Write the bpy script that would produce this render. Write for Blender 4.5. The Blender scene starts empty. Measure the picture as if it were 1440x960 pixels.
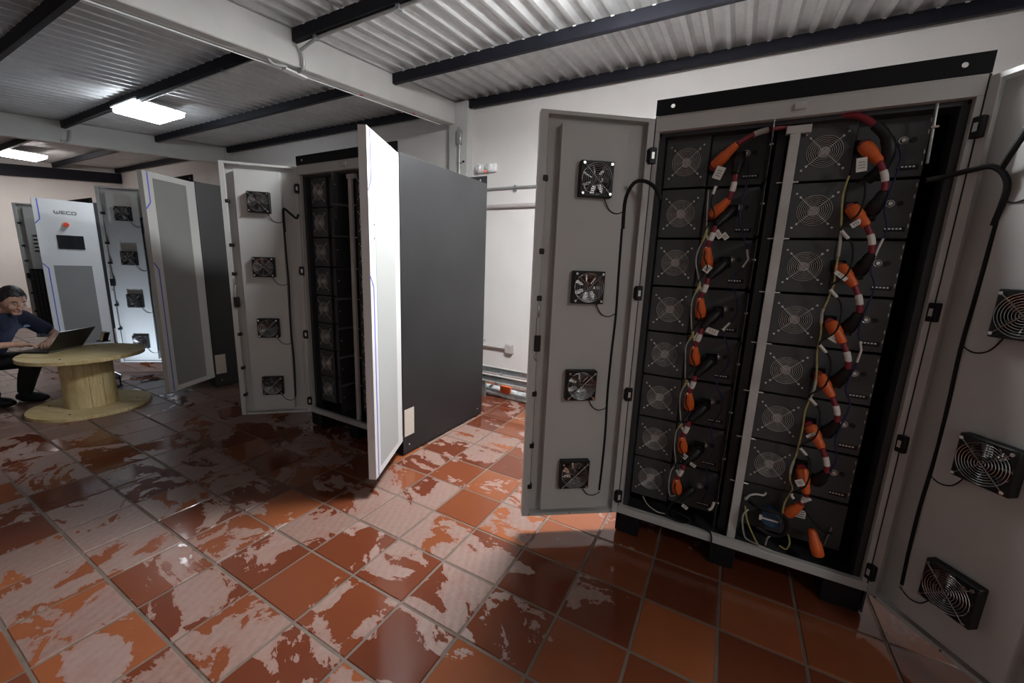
import bpy, bmesh, math, random
from mathutils import Vector, Matrix
random.seed(7)
PI = math.pi
col = bpy.context.scene.collection
sc = bpy.context.scene

# ------------------------------------------------------------------ camera
F = 555.67
cam_d = bpy.data.cameras.new('camera')
cam_d.sensor_fit = 'HORIZONTAL'; cam_d.sensor_width = 36.0
cam_d.lens = F * 36.0 / 1440.0
cam_d.clip_start = 0.02
cam = bpy.data.objects.new('camera', cam_d); col.objects.link(cam)
PITCH, ROLL, YAW, CAMH = -0.1906, -0.0393, 0.4964, 1.4311
Mcam = Matrix.Rotation(YAW, 3, 'Z') @ Matrix.Rotation(PITCH, 3, 'X') @ Matrix.Rotation(ROLL, 3, 'Y')
cam.matrix_world = Matrix.Translation((0, 0, CAMH)) @ (Mcam @ Matrix.Rotation(PI / 2, 3, 'X')).to_4x4()
sc.camera = cam

# ------------------------------------------------------------------ world and exposure
wd = bpy.data.worlds.new('world'); sc.world = wd; wd.use_nodes = True
wd.node_tree.nodes['Background'].inputs[0].default_value = (0.55, 0.6, 0.7, 1)
wd.node_tree.nodes['Background'].inputs[1].default_value = 0.05
sc.view_settings.view_transform = 'Standard'
sc.view_settings.look = 'None'
sc.view_settings.gamma = 1.0
sc.view_settings.exposure = 0.0
sc.view_settings.use_curve_mapping = False
LAMPS = [((-6.83, 2.57, 3.20), (0.84, 0.93, 1.0), 37, 'bright square ceiling lamp above the white screened cabinet door', .37, .26),
         ((-12.55, 2.62, 3.20), (1.0, 0.95, 0.92), 50, 'bright ceiling lamp at the left edge, nearest the end wall', .37, .26),
         ((-0.87, 2.43, 3.175), (0.96, 0.985, 1.0), 215, 'ceiling lamp over the gap beside the near open cabinet', .30, .26),
         ((2.85, -0.45, 2.90), (1.0, 0.98, 0.95), 31, 'ceiling lamp near the right wall, behind the viewpoint', .37, .26)]

# ------------------------------------------------------------------ helpers
class G:
    def __init__(s): s.v = []; s.f = []
    def box(s, x0, x1, y0, y1, z0, z1, M=None):
        b = len(s.v)
        P = [(x0,y0,z0),(x1,y0,z0),(x1,y1,z0),(x0,y1,z0),(x0,y0,z1),(x1,y0,z1),(x1,y1,z1),(x0,y1,z1)]
        if M is not None: P = [tuple(M @ Vector(p)) for p in P]
        s.v += P
        s.f += [tuple(b+i for i in q) for q in ((0,3,2,1),(4,5,6,7),(0,1,5,4),(1,2,6,5),(2,3,7,6),(3,0,4,7))]
        return s
    def cyl(s, p, q, r, n=16, r2=None, cap=True):
        p = Vector(p); q = Vector(q); r2 = r if r2 is None else r2
        d = (q-p).normalized(); a = d.orthogonal().normalized(); c = d.cross(a)
        b = len(s.v)
        for (o, rr) in ((p, r), (q, r2)):
            for i in range(n):
                t = 2*PI*i/n; s.v.append(tuple(o + a*(rr*math.cos(t)) + c*(rr*math.sin(t))))
        for i in range(n):
            j = (i+1) % n; s.f.append((b+i, b+j, b+n+j, b+n+i))
        if cap:
            s.f.append(tuple(b+i for i in reversed(range(n)))); s.f.append(tuple(b+n+i for i in range(n)))
        return s
    def tube(s, pts, r, n=8, cap=True):
        pts = [Vector(p) for p in pts]
        rs = r if isinstance(r, (list, tuple)) else [r]*len(pts)
        b = len(s.v); a = None
        for k, p in enumerate(pts):
            d = (pts[min(k+1, len(pts)-1)] - pts[max(k-1, 0)])
            d = d.normalized() if d.length > 1e-9 else Vector((0,0,1))
            if a is None: a = d.orthogonal().normalized()
            else:
                a = a - d*a.dot(d)
                a = a.normalized() if a.length > 1e-6 else d.orthogonal().normalized()
            c = d.cross(a)
            for i in range(n):
                t = 2*PI*i/n; s.v.append(tuple(p + a*(rs[k]*math.cos(t)) + c*(rs[k]*math.sin(t))))
        for k in range(len(pts)-1):
            for i in range(n):
                j = (i+1) % n
                s.f.append((b+k*n+i, b+k*n+j, b+(k+1)*n+j, b+(k+1)*n+i))
        if cap:
            s.f.append(tuple(b+i for i in reversed(range(n))))
            m = b+(len(pts)-1)*n; s.f.append(tuple(m+i for i in range(n)))
        return s
    def torus(s, c, ax, R, r, n=32, m=5):
        ax = Vector(ax).normalized(); u = ax.orthogonal().normalized(); w = ax.cross(u); c = Vector(c)
        b = len(s.v)
        for i in range(n):
            t = 2*PI*i/n; e = u*math.cos(t) + w*math.sin(t)
            for j in range(m):
                q = 2*PI*j/m; s.v.append(tuple(c + e*(R + r*math.cos(q)) + ax*(r*math.sin(q))))
        for i in range(n):
            for j in range(m):
                i2 = (i+1) % n; j2 = (j+1) % m
                s.f.append((b+i*m+j, b+i2*m+j, b+i2*m+j2, b+i*m+j2))
        return s
    def prism(s, poly, h0, h1, axis='z'):
        """poly list of 2D; axis z -> (x,y); axis y -> (x,z) ; axis x -> (y,z)"""
        b = len(s.v); n = len(poly)
        f = {'z': lambda p, h: (p[0], p[1], h), 'y': lambda p, h: (p[0], h, p[1]), 'x': lambda p, h: (h, p[0], p[1])}[axis]
        s.v += [f(p, h0) for p in poly] + [f(p, h1) for p in poly]
        s.f.append(tuple(b+i for i in reversed(range(n)))); s.f.append(tuple(b+n+i for i in range(n)))
        for i in range(n):
            j = (i+1) % n; s.f.append((b+i, b+j, b+n+j, b+n+i))
        return s
    def sphere(s, c, r, nu=16, nv=10, sc_=(1,1,1)):
        c = Vector(c); b = len(s.v)
        for j in range(nv+1):
            ph = PI*j/nv
            for i in range(nu):
                t = 2*PI*i/nu
                s.v.append((c.x+r*sc_[0]*math.sin(ph)*math.cos(t), c.y+r*sc_[1]*math.sin(ph)*math.sin(t), c.z+r*sc_[2]*math.cos(ph)))
        for j in range(nv):
            for i in range(nu):
                k = (i+1) % nu; s.f.append((b+j*nu+i, b+(j+1)*nu+i, b+(j+1)*nu+k, b+j*nu+k))
        return s
    def holeplate(s, x0, x1, z0, z1, cx, cz, R, y0, y1, n=32):
        """plate in the xz plane from y0 to y1 with a round hole, closed"""
        b = len(s.v)
        def sq(t):
            dx, dz = math.cos(t), math.sin(t)
            k = 1e9
            if dx > 1e-9: k = min(k, (x1-cx)/dx)
            if dx < -1e-9: k = min(k, (x0-cx)/dx)
            if dz > 1e-9: k = min(k, (z1-cz)/dz)
            if dz < -1e-9: k = min(k, (z0-cz)/dz)
            return (cx+dx*k, cz+dz*k)
        ts = [2*PI*i/n for i in range(n)] + [math.atan2(zz-cz, xx-cx) % (2*PI) for xx in (x0, x1) for zz in (z0, z1)]
        ts = sorted(ts); m = len(ts)
        for y in (y0, y1):
            for t in ts: s.v.append((cx+R*math.cos(t), y, cz+R*math.sin(t)))
            for t in ts: q = sq(t); s.v.append((q[0], y, q[1]))
        for i in range(m):
            j = (i+1) % m
            a, c, d, e = b+i, b+j, b+m+j, b+m+i
            A, C_, D_, E_ = a+2*m, c+2*m, d+2*m, e+2*m
            s.f += [(a, c, d, e), (A, E_, D_, C_), (a, A, C_, c), (e, d, D_, E_)]
        return s
    def build(s, name, m, parent=None, bevel=0, smooth=True, loc=None, rz=None, seg=1, fix=True):
        me = bpy.data.meshes.new(name)
        me.from_pydata([tuple(p) for p in s.v], [], s.f)
        if fix or bevel:
            bm = bmesh.new(); bm.from_mesh(me)
            bmesh.ops.remove_doubles(bm, verts=bm.verts, dist=1e-6)
            bmesh.ops.recalc_face_normals(bm, faces=bm.faces)
            if bevel:
                ed = [e for e in bm.edges if len(e.link_faces) == 2 and e.calc_face_angle(0) > 0.6]
                bmesh.ops.bevel(bm, geom=ed, offset=bevel, segments=seg, affect='EDGES', profile=0.5, clamp_overlap=True)
            bm.to_mesh(me); bm.free()
        if smooth:
            me.shade_smooth()
            try: me.set_sharp_from_angle(angle=math.radians(38))
            except Exception: pass
        me.materials.append(m)
        o = bpy.data.objects.new(name, me); col.objects.link(o)
        if parent is not None: o.parent = parent
        if loc is not None: o.location = loc
        if rz is not None: o.rotation_euler = (0, 0, rz)
        return o

def tag(o, label=None, cat=None, group=None, kind=None):
    if label: o['label'] = label
    if cat: o['category'] = cat
    if group: o['group'] = group
    if kind: o['kind'] = kind
    return o
def empty(name, loc=(0,0,0), rz=0, parent=None):
    o = bpy.data.objects.new(name, None); col.objects.link(o)
    o.location = loc; o.rotation_euler = (0,0,rz); o.empty_display_size = 0.1
    if parent is not None: o.parent = parent
    return o
def copy_tree(o, parent=None):
    c = o.copy(); col.objects.link(c); c.parent = parent
    for ch in list(o.children): copy_tree(ch, c)
    return c
def smoothpath(pts, k=6):
    """Catmull-Rom through points"""
    P = [Vector(p) for p in pts]; out = []
    for i in range(len(P)-1):
        p0 = P[max(i-1,0)]; p1 = P[i]; p2 = P[i+1]; p3 = P[min(i+2,len(P)-1)]
        for j in range(k):
            t = j/k
            out.append(0.5*((2*p1) + (p2-p0)*t + (2*p0-5*p1+4*p2-p3)*t*t + (3*p1-p0-3*p2+p3)*t**3))
    out.append(P[-1]); return out

# ------------------------------------------------------------------ materials
class NT:
    def __init__(s, name):
        s.m = bpy.data.materials.new(name); s.m.use_nodes = True
        s.t = s.m.node_tree; s.n = s.t.nodes; s.b = s.n['Principled BSDF']
    def node(s, t, **kw):
        x = s.n.new(t)
        for k, v in kw.items(): setattr(x, k, v)
        return x
    def link(s, a, b): s.t.links.new(a, b)
    def math(s, op, a, b=None, clamp=False):
        x = s.node('ShaderNodeMath', operation=op, use_clamp=clamp)
        for i, v in enumerate((a, b)):
            if v is None: continue
            if isinstance(v, (int, float)): x.inputs[i].default_value = v
            else: s.link(v, x.inputs[i])
        return x.outputs[0]
    def mix(s, f, a, b):
        x = s.node('ShaderNodeMix', data_type='RGBA')
        for k, v in ((0, f), (6, a), (7, b)):
            if isinstance(v, (int, float)): x.inputs[k].default_value = v
            elif isinstance(v, tuple): x.inputs[k].default_value = (*v, 1) if len(v) == 3 else v
            else: s.link(v, x.inputs[k])
        return x.outputs[2]
    def noise(s, vec, scale, detail=3, rough=0.5, dist=0.0):
        x = s.node('ShaderNodeTexNoise'); x.inputs['Scale'].default_value = scale
        x.inputs['Detail'].default_value = detail; x.inputs['Roughness'].default_value = rough
        x.inputs['Distortion'].default_value = dist
        if vec is not None: s.link(vec, x.inputs['Vector'])
        return x.outputs['Fac']
    def ramp(s, f, a, b):
        x = s.node('ShaderNodeMapRange'); x.inputs[1].default_value = a; x.inputs[2].default_value = b
        s.link(f, x.inputs[0]); return x.outputs[0]
    def bump(s, h, strength=0.2, dist=0.01):
        x = s.node('ShaderNodeBump'); x.inputs['Strength'].default_value = strength; x.inputs['Distance'].default_value = dist
        s.link(h, x.inputs['Height']); s.link(x.outputs[0], s.b.inputs['Normal'])

def mat(name, c, rough=0.5, metal=0.0, var=0.0, vscale=8, bump=0.0, bscale=60, spec=None, emit=None, coat=0, alpha=None):
    k = NT(name); b = k.b
    b.inputs['Base Color'].default_value = (*c, 1)
    b.inputs['Roughness'].default_value = rough; b.inputs['Metallic'].default_value = metal
    if spec is not None: b.inputs['Specular IOR Level'].default_value = spec
    if coat: b.inputs['Coat Weight'].default_value = coat
    g = k.node('ShaderNodeNewGeometry').outputs['Position']
    n1 = k.noise(g, vscale, 4, 0.6)
    v = var if var else 0.06
    lo = tuple(max(0, x*(1-v)) for x in c); hi = tuple(min(1, x*(1+v)) for x in c)
    k.link(k.mix(k.ramp(n1, 0.3, 0.7), lo, hi), b.inputs['Base Color'])
    if bump: k.bump(k.noise(g, bscale, 3), bump, 0.004)
    if emit: b.inputs['Emission Color'].default_value = (*emit[0], 1); b.inputs['Emission Strength'].default_value = emit[1]
    return k.m

M = {}
M['plaster'] = mat('white_plaster', (0.74, 0.70, 0.675), 0.85, var=0.05, vscale=1.2, bump=0.25, bscale=35)
M['plaster_lowbounce'] = mat('low_bounce_grey_plaster', (0.36, 0.35, 0.34), 0.85, var=0.1, vscale=1.2, bump=0.25, bscale=35)  # for walls out of view, greyed to lower the bounce light
M['beam'] = mat('painted_concrete', (0.56, 0.55, 0.53), 0.8, var=0.06, vscale=3, bump=0.2, bscale=25)
M['purlin'] = mat('black_steel', (0.009, 0.009, 0.015), 0.6, var=0.2, spec=0.25)
M['grey'] = mat('light_grey_powdercoat', (0.52, 0.52, 0.505), 0.45, var=0.03, vscale=3, bump=0.08, bscale=400)
M['white'] = mat('lit_grey_powdercoat', (0.66, 0.66, 0.66), 0.4, var=0.02, bump=0.05, bscale=400)  # same paint as the grey; lamp light on these doors put into the colour
M['charcoal'] = mat('charcoal_powdercoat', (0.015, 0.015, 0.016), 0.5, var=0.2, vscale=2.5, bump=0.1, bscale=350)
M['module'] = mat('module_grey', (0.062, 0.064, 0.068), 0.5, var=0.10, vscale=5, bump=0.08, bscale=300)
M['module2'] = mat('module_side_grey', (0.034, 0.035, 0.038), 0.5, var=0.15, vscale=5)
M['black'] = mat('black_plastic', (0.008, 0.008, 0.009), 0.45, spec=0.35)
M['rubber'] = mat('black_rubber', (0.008, 0.008, 0.008), 0.6, spec=0.3)
M['blackmetal'] = mat('black_painted_steel', (0.006, 0.006, 0.007), 0.65, spec=0.25)
M['chrome'] = mat('chrome_wire', (0.62, 0.62, 0.62), 0.22, 1.0)
M['zinc'] = mat('zinc_wire', (0.62, 0.62, 0.60), 0.35, 0.3)
M['steel'] = mat('brushed_steel', (0.5, 0.5, 0.49), 0.35, 0.9, var=0.1)
M['galv'] = mat('galvanised_steel', (0.38, 0.4, 0.41), 0.4, 0.8, var=0.25, vscale=30)
M['conduit'] = mat('conduit_grey', (0.45, 0.45, 0.44), 0.4, 0.5, var=0.1)
M['paintpipe'] = mat('painted_pipe', (0.48, 0.43, 0.42), 0.5)
M['screw'] = mat('bright_screw', (0.8, 0.8, 0.78), 0.3, 0.6)
M['orange'] = mat('orange_plug', (0.72, 0.13, 0.025), 0.45, var=0.08, vscale=40)
M['redcable'] = mat('dark_red_cable', (0.22, 0.015, 0.03), 0.45)
M['tag'] = mat('white_tag', (0.72, 0.70, 0.66), 0.6, var=0.12, vscale=200)
M['yellow'] = mat('yellow_green_wire', (0.40, 0.35, 0.13), 0.5, var=0.3, vscale=30)
M['greywire'] = mat('grey_wire', (0.4, 0.39, 0.34), 0.5, var=0.2, vscale=30)
M['bluewire'] = mat('navy_wire', (0.012, 0.016, 0.08), 0.5)
M['bluestripe'] = mat('blue_stripe', (0.08, 0.10, 0.62), 0.4)
M['bluegrey'] = mat('blue_connector', (0.03, 0.07, 0.13), 0.4)
M['post'] = mat('post_grey', (0.55, 0.54, 0.52), 0.45, var=0.15, vscale=6)
M['label'] = mat('silver_label', (0.55, 0.49, 0.43), 0.5, var=0.08, vscale=120)
M['screen'] = mat('dark_screen', (0.006, 0.006, 0.01), 0.15)
M['hub'] = mat('fan_hub_sticker', (0.42, 0.37, 0.37), 0.5, var=0.4, vscale=90)
M['skin'] = mat('skin', (0.50, 0.29, 0.21), 0.5, var=0.08, vscale=30)
M['hair'] = mat('black_hair', (0.012, 0.010, 0.010), 0.5, var=0.3, vscale=60, bump=0.5, bscale=160)
M['shirt'] = mat('navy_cotton', (0.010, 0.014, 0.040), 0.85, var=0.15, vscale=20, bump=0.3, bscale=30)
M['trouser'] = mat('dark_trouser', (0.016, 0.016, 0.018), 0.9, var=0.2, vscale=12, bump=0.4, bscale=18)
M['shoe'] = mat('dark_shoe', (0.015, 0.015, 0.017), 0.6)
M['logo'] = mat('shirt_print', (0.10, 0.22, 0.32), 0.7)
M['laptop'] = mat('laptop_lid', (0.012, 0.012, 0.013), 0.3)
M['silver'] = mat('laptop_edge', (0.45, 0.45, 0.46), 0.35, 0.6)
M['redtape'] = mat('red_tape', (0.5, 0.03, 0.04), 0.5)
M['redknob'] = mat('emergency_red', (0.75, 0.06, 0.03), 0.4)
M['yelplate'] = mat('yellow_plate', (0.70, 0.42, 0.25), 0.5)
M['lens'] = mat('lamp_lens', (0.8, 0.82, 0.82), 0.12, 0.3)
M['lampwhite'] = mat('lamp_body_white', (0.82, 0.82, 0.8), 0.5)
M['eyewhite'] = mat('eye_white', (0.6, 0.57, 0.55), 0.3)
M['lip'] = mat('lip', (0.36, 0.13, 0.11), 0.45)
M['plastic'] = mat('clear_plastic_grey', (0.42, 0.43, 0.43), 0.25, var=0.35, vscale=18)
M['grout'] = mat('cement_grout', (0.125, 0.092, 0.072), 0.7, var=0.25, vscale=9, bump=0.4, bscale=60)

def mk_emit(name, c, s):
    k = NT(name); e = k.node('ShaderNodeEmission'); e.inputs[0].default_value = (*c, 1); e.inputs[1].default_value = s
    k.link(e.outputs[0], k.n['Material Output'].inputs[0]); return k.m

def mk_vent():
    """perforated sheet: small round holes, the light passes"""
    k = NT('perforated_sheet'); b = k.b
    b.inputs['Base Color'].default_value = (0.30, 0.30, 0.29, 1); b.inputs['Roughness'].default_value = 0.5
    tc = k.node('ShaderNodeTexCoord').outputs['Object']
    sp = k.node('ShaderNodeSeparateXYZ'); k.link(tc, sp.inputs[0])
    f = 2*PI/0.0085
    a = k.math('COSINE', k.math('MULTIPLY', sp.outputs[0], f)); c = k.math('COSINE', k.math('MULTIPLY', sp.outputs[2], f))
    h = k.math('GREATER_THAN', k.math('ADD', a, c), 0.35)
    tr = k.node('ShaderNodeBsdfTransparent'); mx = k.node('ShaderNodeMixShader')
    k.link(h, mx.inputs[0]); k.link(b.outputs[0], mx.inputs[1]); k.link(tr.outputs[0], mx.inputs[2])
    k.link(mx.outputs[0], k.n['Material Output'].inputs[0]); return k.m
M['vent'] = mk_vent()
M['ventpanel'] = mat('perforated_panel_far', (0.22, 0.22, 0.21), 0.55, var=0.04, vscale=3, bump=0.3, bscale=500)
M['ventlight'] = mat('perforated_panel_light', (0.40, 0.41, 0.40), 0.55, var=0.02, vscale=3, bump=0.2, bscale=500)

def mk_roof():
    k = NT('corrugated_sheet'); b = k.b
    g = k.node('ShaderNodeNewGeometry').outputs['Position']
    n = k.noise(g, 1.6, 5, 0.65); n2 = k.noise(g, 14, 4, 0.6)
    k.link(k.mix(k.ramp(k.math('ADD', n, k.math('MULTIPLY', n2, 0.4)), 0.5, 0.95), (0.40, 0.40, 0.40), (0.56, 0.56, 0.56)), b.inputs['Base Color'])
    b.inputs['Roughness'].default_value = 0.5; b.inputs['Metallic'].default_value = 0.25
    k.bump(n2, 0.1, 0.01); return k.m
M['roof'] = mk_roof()

TX, TY, TX0, TY0 = 0.298, 0.2865, -1.362, 0.490
def mk_tile():
    k = NT('terracotta_tile'); b = k.b
    g = k.node('ShaderNodeNewGeometry').outputs['Position']
    sp = k.node('ShaderNodeSeparateXYZ'); k.link(g, sp.inputs[0])
    ix = k.math('FLOOR', k.math('DIVIDE', k.math('SUBTRACT', sp.outputs[0], TX0), TX))
    iy = k.math('FLOOR', k.math('DIVIDE', k.math('SUBTRACT', sp.outputs[1], TY0), TY))
    cb = k.node('ShaderNodeCombineXYZ'); k.link(ix, cb.inputs[0]); k.link(iy, cb.inputs[1])
    wn = k.node('ShaderNodeTexWhiteNoise', noise_dimensions='3D'); k.link(cb.outputs[0], wn.inputs['Vector'])
    rnd = wn.outputs['Value']
    ws = k.node('ShaderNodeSeparateColor'); k.link(wn.outputs['Color'], ws.inputs[0])
    # dry clay with a dusty bloom
    fine = k.noise(g, 45, 5, 0.65)
    mid = k.noise(g, 7, 4, 0.6)
    dry = k.mix(rnd, (0.165, 0.094, 0.075), (0.26, 0.178, 0.155))
    dry = k.mix(k.math('MULTIPLY', k.ramp(fine, 0.35, 0.75), 0.35), dry, (0.33, 0.25, 0.22))
    # faint diagonal scoring left by the extruder
    wv = k.node('ShaderNodeTexWave', wave_type='BANDS', bands_direction='DIAGONAL'); wv.inputs['Scale'].default_value = 11
    wv.inputs['Distortion'].default_value = 1.5; wv.inputs['Detail'].default_value = 2
    mp = k.node('ShaderNodeMapping'); mp.inputs['Rotation'].default_value = (0, 0, 0.35); k.link(g, mp.inputs[0]); k.link(mp.outputs[0], wv.inputs['Vector'])
    dry = k.mix(k.math('MULTIPLY', wv.outputs['Fac'], 0.16), dry, (0.40, 0.20, 0.15))
    wet = k.mix(k.math('POWER', ws.outputs[1], 2.0), (0.105, 0.026, 0.012), (0.29, 0.09, 0.032))
    wet = k.mix(k.math('MULTIPLY', mid, 0.5), wet, (0.13, 0.035, 0.018))
    # puddles with wandering edges; each tile drinks a little differently
    mp2 = k.node('ShaderNodeMapping'); mp2.inputs['Scale'].default_value = (1.0, 1.35, 1); mp2.inputs['Rotation'].default_value = (0, 0, 0.5)
    k.link(g, mp2.inputs[0])
    p1 = k.noise(mp2.outputs[0], 2.3, 8, 0.60, 1.3)
    p2 = k.noise(g, 8, 4, 0.6, 2.2)
    s = k.math('ADD', p1, k.math('MULTIPLY', k.math('SUBTRACT', p2, 0.5), 0.22))
    s = k.math('ADD', s, k.math('MULTIPLY', k.math('SUBTRACT', ws.outputs[0], 0.5), 0.17))
    # the water was sloshed in front of the near cabinet; the floor towards it stays wetter
    bx = k.node('ShaderNodeMapRange', interpolation_type='SMOOTHSTEP'); bx.inputs[1].default_value = -1.1; bx.inputs[2].default_value = 0.2
    bx.inputs[3].default_value = 0.0; bx.inputs[4].default_value = 0.17; k.link(sp.outputs[0], bx.inputs[0])
    bl = k.node('ShaderNodeMapRange', interpolation_type='SMOOTHSTEP'); bl.inputs[1].default_value = -3.2; bl.inputs[2].default_value = -4.6
    bl.inputs[3].default_value = 0.0; bl.inputs[4].default_value = 0.12; k.link(sp.outputs[0], bl.inputs[0])
    s = k.math('ADD', k.math('SUBTRACT', k.math('ADD', s, bx.outputs[0]), bl.outputs[0]), 0.012)
    w = k.ramp(s, 0.503, 0.515)
    damp = k.ramp(k.math('ADD', s, k.math('MULTIPLY', k.math('SUBTRACT', k.noise(g, 5, 5, .6, 1.8), 0.5), 0.25)), 0.44, 0.53)
    dry = k.mix(k.math('MULTIPLY', damp, 0.55), dry, (0.20, 0.085, 0.06))
    k.link(k.mix(w, dry, wet), b.inputs['Base Color'])
    r = k.node('ShaderNodeMapRange'); r.inputs[3].default_value = 0.42; r.inputs[4].default_value = 0.11; k.link(w, r.inputs[0])
    k.link(r.outputs[0], b.inputs['Roughness'])
    hb = k.math('ADD', k.math('MULTIPLY', fine, 0.35), k.math('MULTIPLY', wv.outputs['Fac'], 0.25))
    hb = k.math('MULTIPLY', hb, k.math('SUBTRACT', 1.0, k.math('MULTIPLY', w, 0.96)))
    hb = k.math('ADD', hb, k.math('MULTIPLY', w, k.math('ADD', 0.35, k.math('MULTIPLY', k.noise(g, 14, 3, .55, .5), 0.30))))
    k.bump(hb, 0.35, 0.004)
    return k.m
M['tile'] = mk_tile()

def mk_wood(name='spool_pine'):
    k = NT(name); b = k.b
    tc = k.node('ShaderNodeTexCoord').outputs['Object']
    mp = k.node('ShaderNodeMapping'); mp.inputs['Scale'].default_value = (1.2, 14, 1.2 if 'top' in name else 1.2); k.link(tc, mp.inputs[0])
    n = k.noise(mp.outputs[0], 5, 6, 0.6, 0.6); n2 = k.noise(tc, 3, 3)
    c = k.mix(k.ramp(n, 0.35, 0.7), (0.66, 0.54, 0.29), (0.46, 0.33, 0.14))
    c = k.mix(k.math('MULTIPLY', k.ramp(n2, 0.45, 0.7), 0.4), c, (0.74, 0.64, 0.42))
    k.link(c, b.inputs['Base Color']); b.inputs['Roughness'].default_value = 0.65
    k.bump(n, 0.3, 0.004); return k.m
M['wood'] = mk_wood('spool_pine_top'); M['wood2'] = mk_wood('spool_pine_stave')

# ------------------------------------------------------------------ room
XL, XR, YF, YB = -14.53, 3.4, -1.9, 4.68
def roofz(y): return 3.51 + 0.094*(y-4.68)
def struct(g, name, m, **k): return tag(g.build(name, m, **k), kind='structure')
floor = struct(G().box(XL-.2, XR+.2, YF-.2, YB+.2, -0.12, -0.0035), 'floor', M['grout'], smooth=False)
wb = struct(G().box(XL-.2, XR+.2, YB, YB+.2, -0.1, 3.75), 'wall_back', M['plaster'], smooth=False)
struct(G().box(XL-.2, XL, YF, YB, -0.1, 3.75), 'wall_left', M['plaster'], smooth=False)
struct(G().box(XR, XR+.2, YF, YB, -0.1, 3.75), 'wall_right', M['plaster_lowbounce'], smooth=False)
struct(G().box(XL-.2, XR+.2, YF-.2, YF, -0.1, 3.75), 'wall_front', M['plaster_lowbounce'], smooth=False)
for x in (-3.40, -9.22):
    c = G().box(x-.15, x+.15, YB-.12, YB, 0, roofz(YB)-.02).build('column', M['beam'], wb, bevel=.006)
G().box(XL, -3.6, YB-.012, YB, 2.62, 2.635).build('plaster_ledge', M['beam'], wb, smooth=False)

# tiles: the 300 that show largest are single pieces, the rest one joined part
tile_g = G().box(-.5, .5, -.5, .5, -.5, .5)
def tile_mesh():
    hx, hy, t, c = (TX-.011)/2, (TY-.011)/2, .012, .003
    v = [(-hx,-hy,-t),(hx,-hy,-t),(hx,hy,-t),(-hx,hy,-t),(-hx,-hy,-c),(hx,-hy,-c),(hx,hy,-c),(-hx,hy,-c),
         (-hx+c,-hy+c,0),(hx-c,-hy+c,0),(hx-c,hy-c,0),(-hx+c,hy-c,0)]
    f = [(0,1,5,4),(1,2,6,5),(2,3,7,6),(3,0,4,7),(4,5,9,8),(5,6,10,9),(6,7,11,10),(7,4,8,11),(8,9,10,11)]
    return v, f
tv, tf = tile_mesh()
tme = bpy.data.meshes.new('floor_tile'); tme.from_pydata(tv, [], tf); tme.materials.append(M['tile'])
Minv = Mcam.transposed()
cells = []
for i in range(int((XL-TX0)/TX)-1, int((XR-TX0)/TX)+1):
    for j in range(int((YF-TY0)/TY)-1, int((YB-TY0)/TY)+1):
        cx, cy = TX0+(i+.5)*TX, TY0+(j+.5)*TY
        if cx-TX/2 < XL-.01 or cx+TX/2 > XR+.01 or cy-TY/2 < YF-.01 or cy > YB: continue
        d = Minv @ Vector((cx, cy, -CAMH))
        size = -1
        if d.y > .15:
            u, v = 720+F*d.x/d.y, 480-F*d.z/d.y
            if -60 < u < 1500 and v < 1030: size = 1/d.length_squared*CAMH/d.length
        cells.append((size, cx, cy))
cells.sort(reverse=True)
rest = G()
for n, (sz, cx, cy) in enumerate(cells):
    dz = random.uniform(-.0008, .0008); rx, ry = random.uniform(-.0025, .0025), random.uniform(-.0025, .0025); ra = random.uniform(-.004, .004)
    if n < 300 and sz > 0:
        o = bpy.data.objects.new('floor_tile', tme); col.objects.link(o); o.parent = floor
        o.location = (cx, cy, dz); o.rotation_euler = (rx, ry, ra)
    else:
        b = len(rest.v); rest.v += [(cx+p[0], cy+p[1], p[2]+dz) for p in tv]; rest.f += [tuple(b+q for q in f) for f in tf]
tag(rest.build('floor_tiling', M['tile'], floor, smooth=False, fix=False), kind='stuff')

# ceiling: corrugated sheets between sloping concrete beams, black purlins
ceiling = tag(empty('ceiling', (0, 0, 0)), kind='structure')
PER = 0.158
def sheet(x0, x1):
    g = G(); n = int((x1-x0)/PER*10); ys = [YF-.1, -1, 1, 3, YB+.1]
    for k in range(n+1):
        x = x0+(x1-x0)*k/n
        ph = ((x)/PER) % 1.0
        h = 0.0 if ph < .30 else (.036*min(1, (ph-.30)/.16) if ph < .84 else .036*max(0, 1-(ph-.84)/.16))
        for y in ys: g.v.append((x, y, roofz(y)+h))
    m = len(ys)
    for k in range(n):
        for j in range(m-1):
            g.f.append((k*m+j, (k+1)*m+j, (k+1)*m+j+1, k*m+j+1))
    return g
xs = -14.7
while xs < XR+.1:
    sheet(xs, min(xs+PER*6+.02, XR+.2)).build('roof_sheet', M['roof'], ceiling, fix=False)
    xs += PER*6
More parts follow.
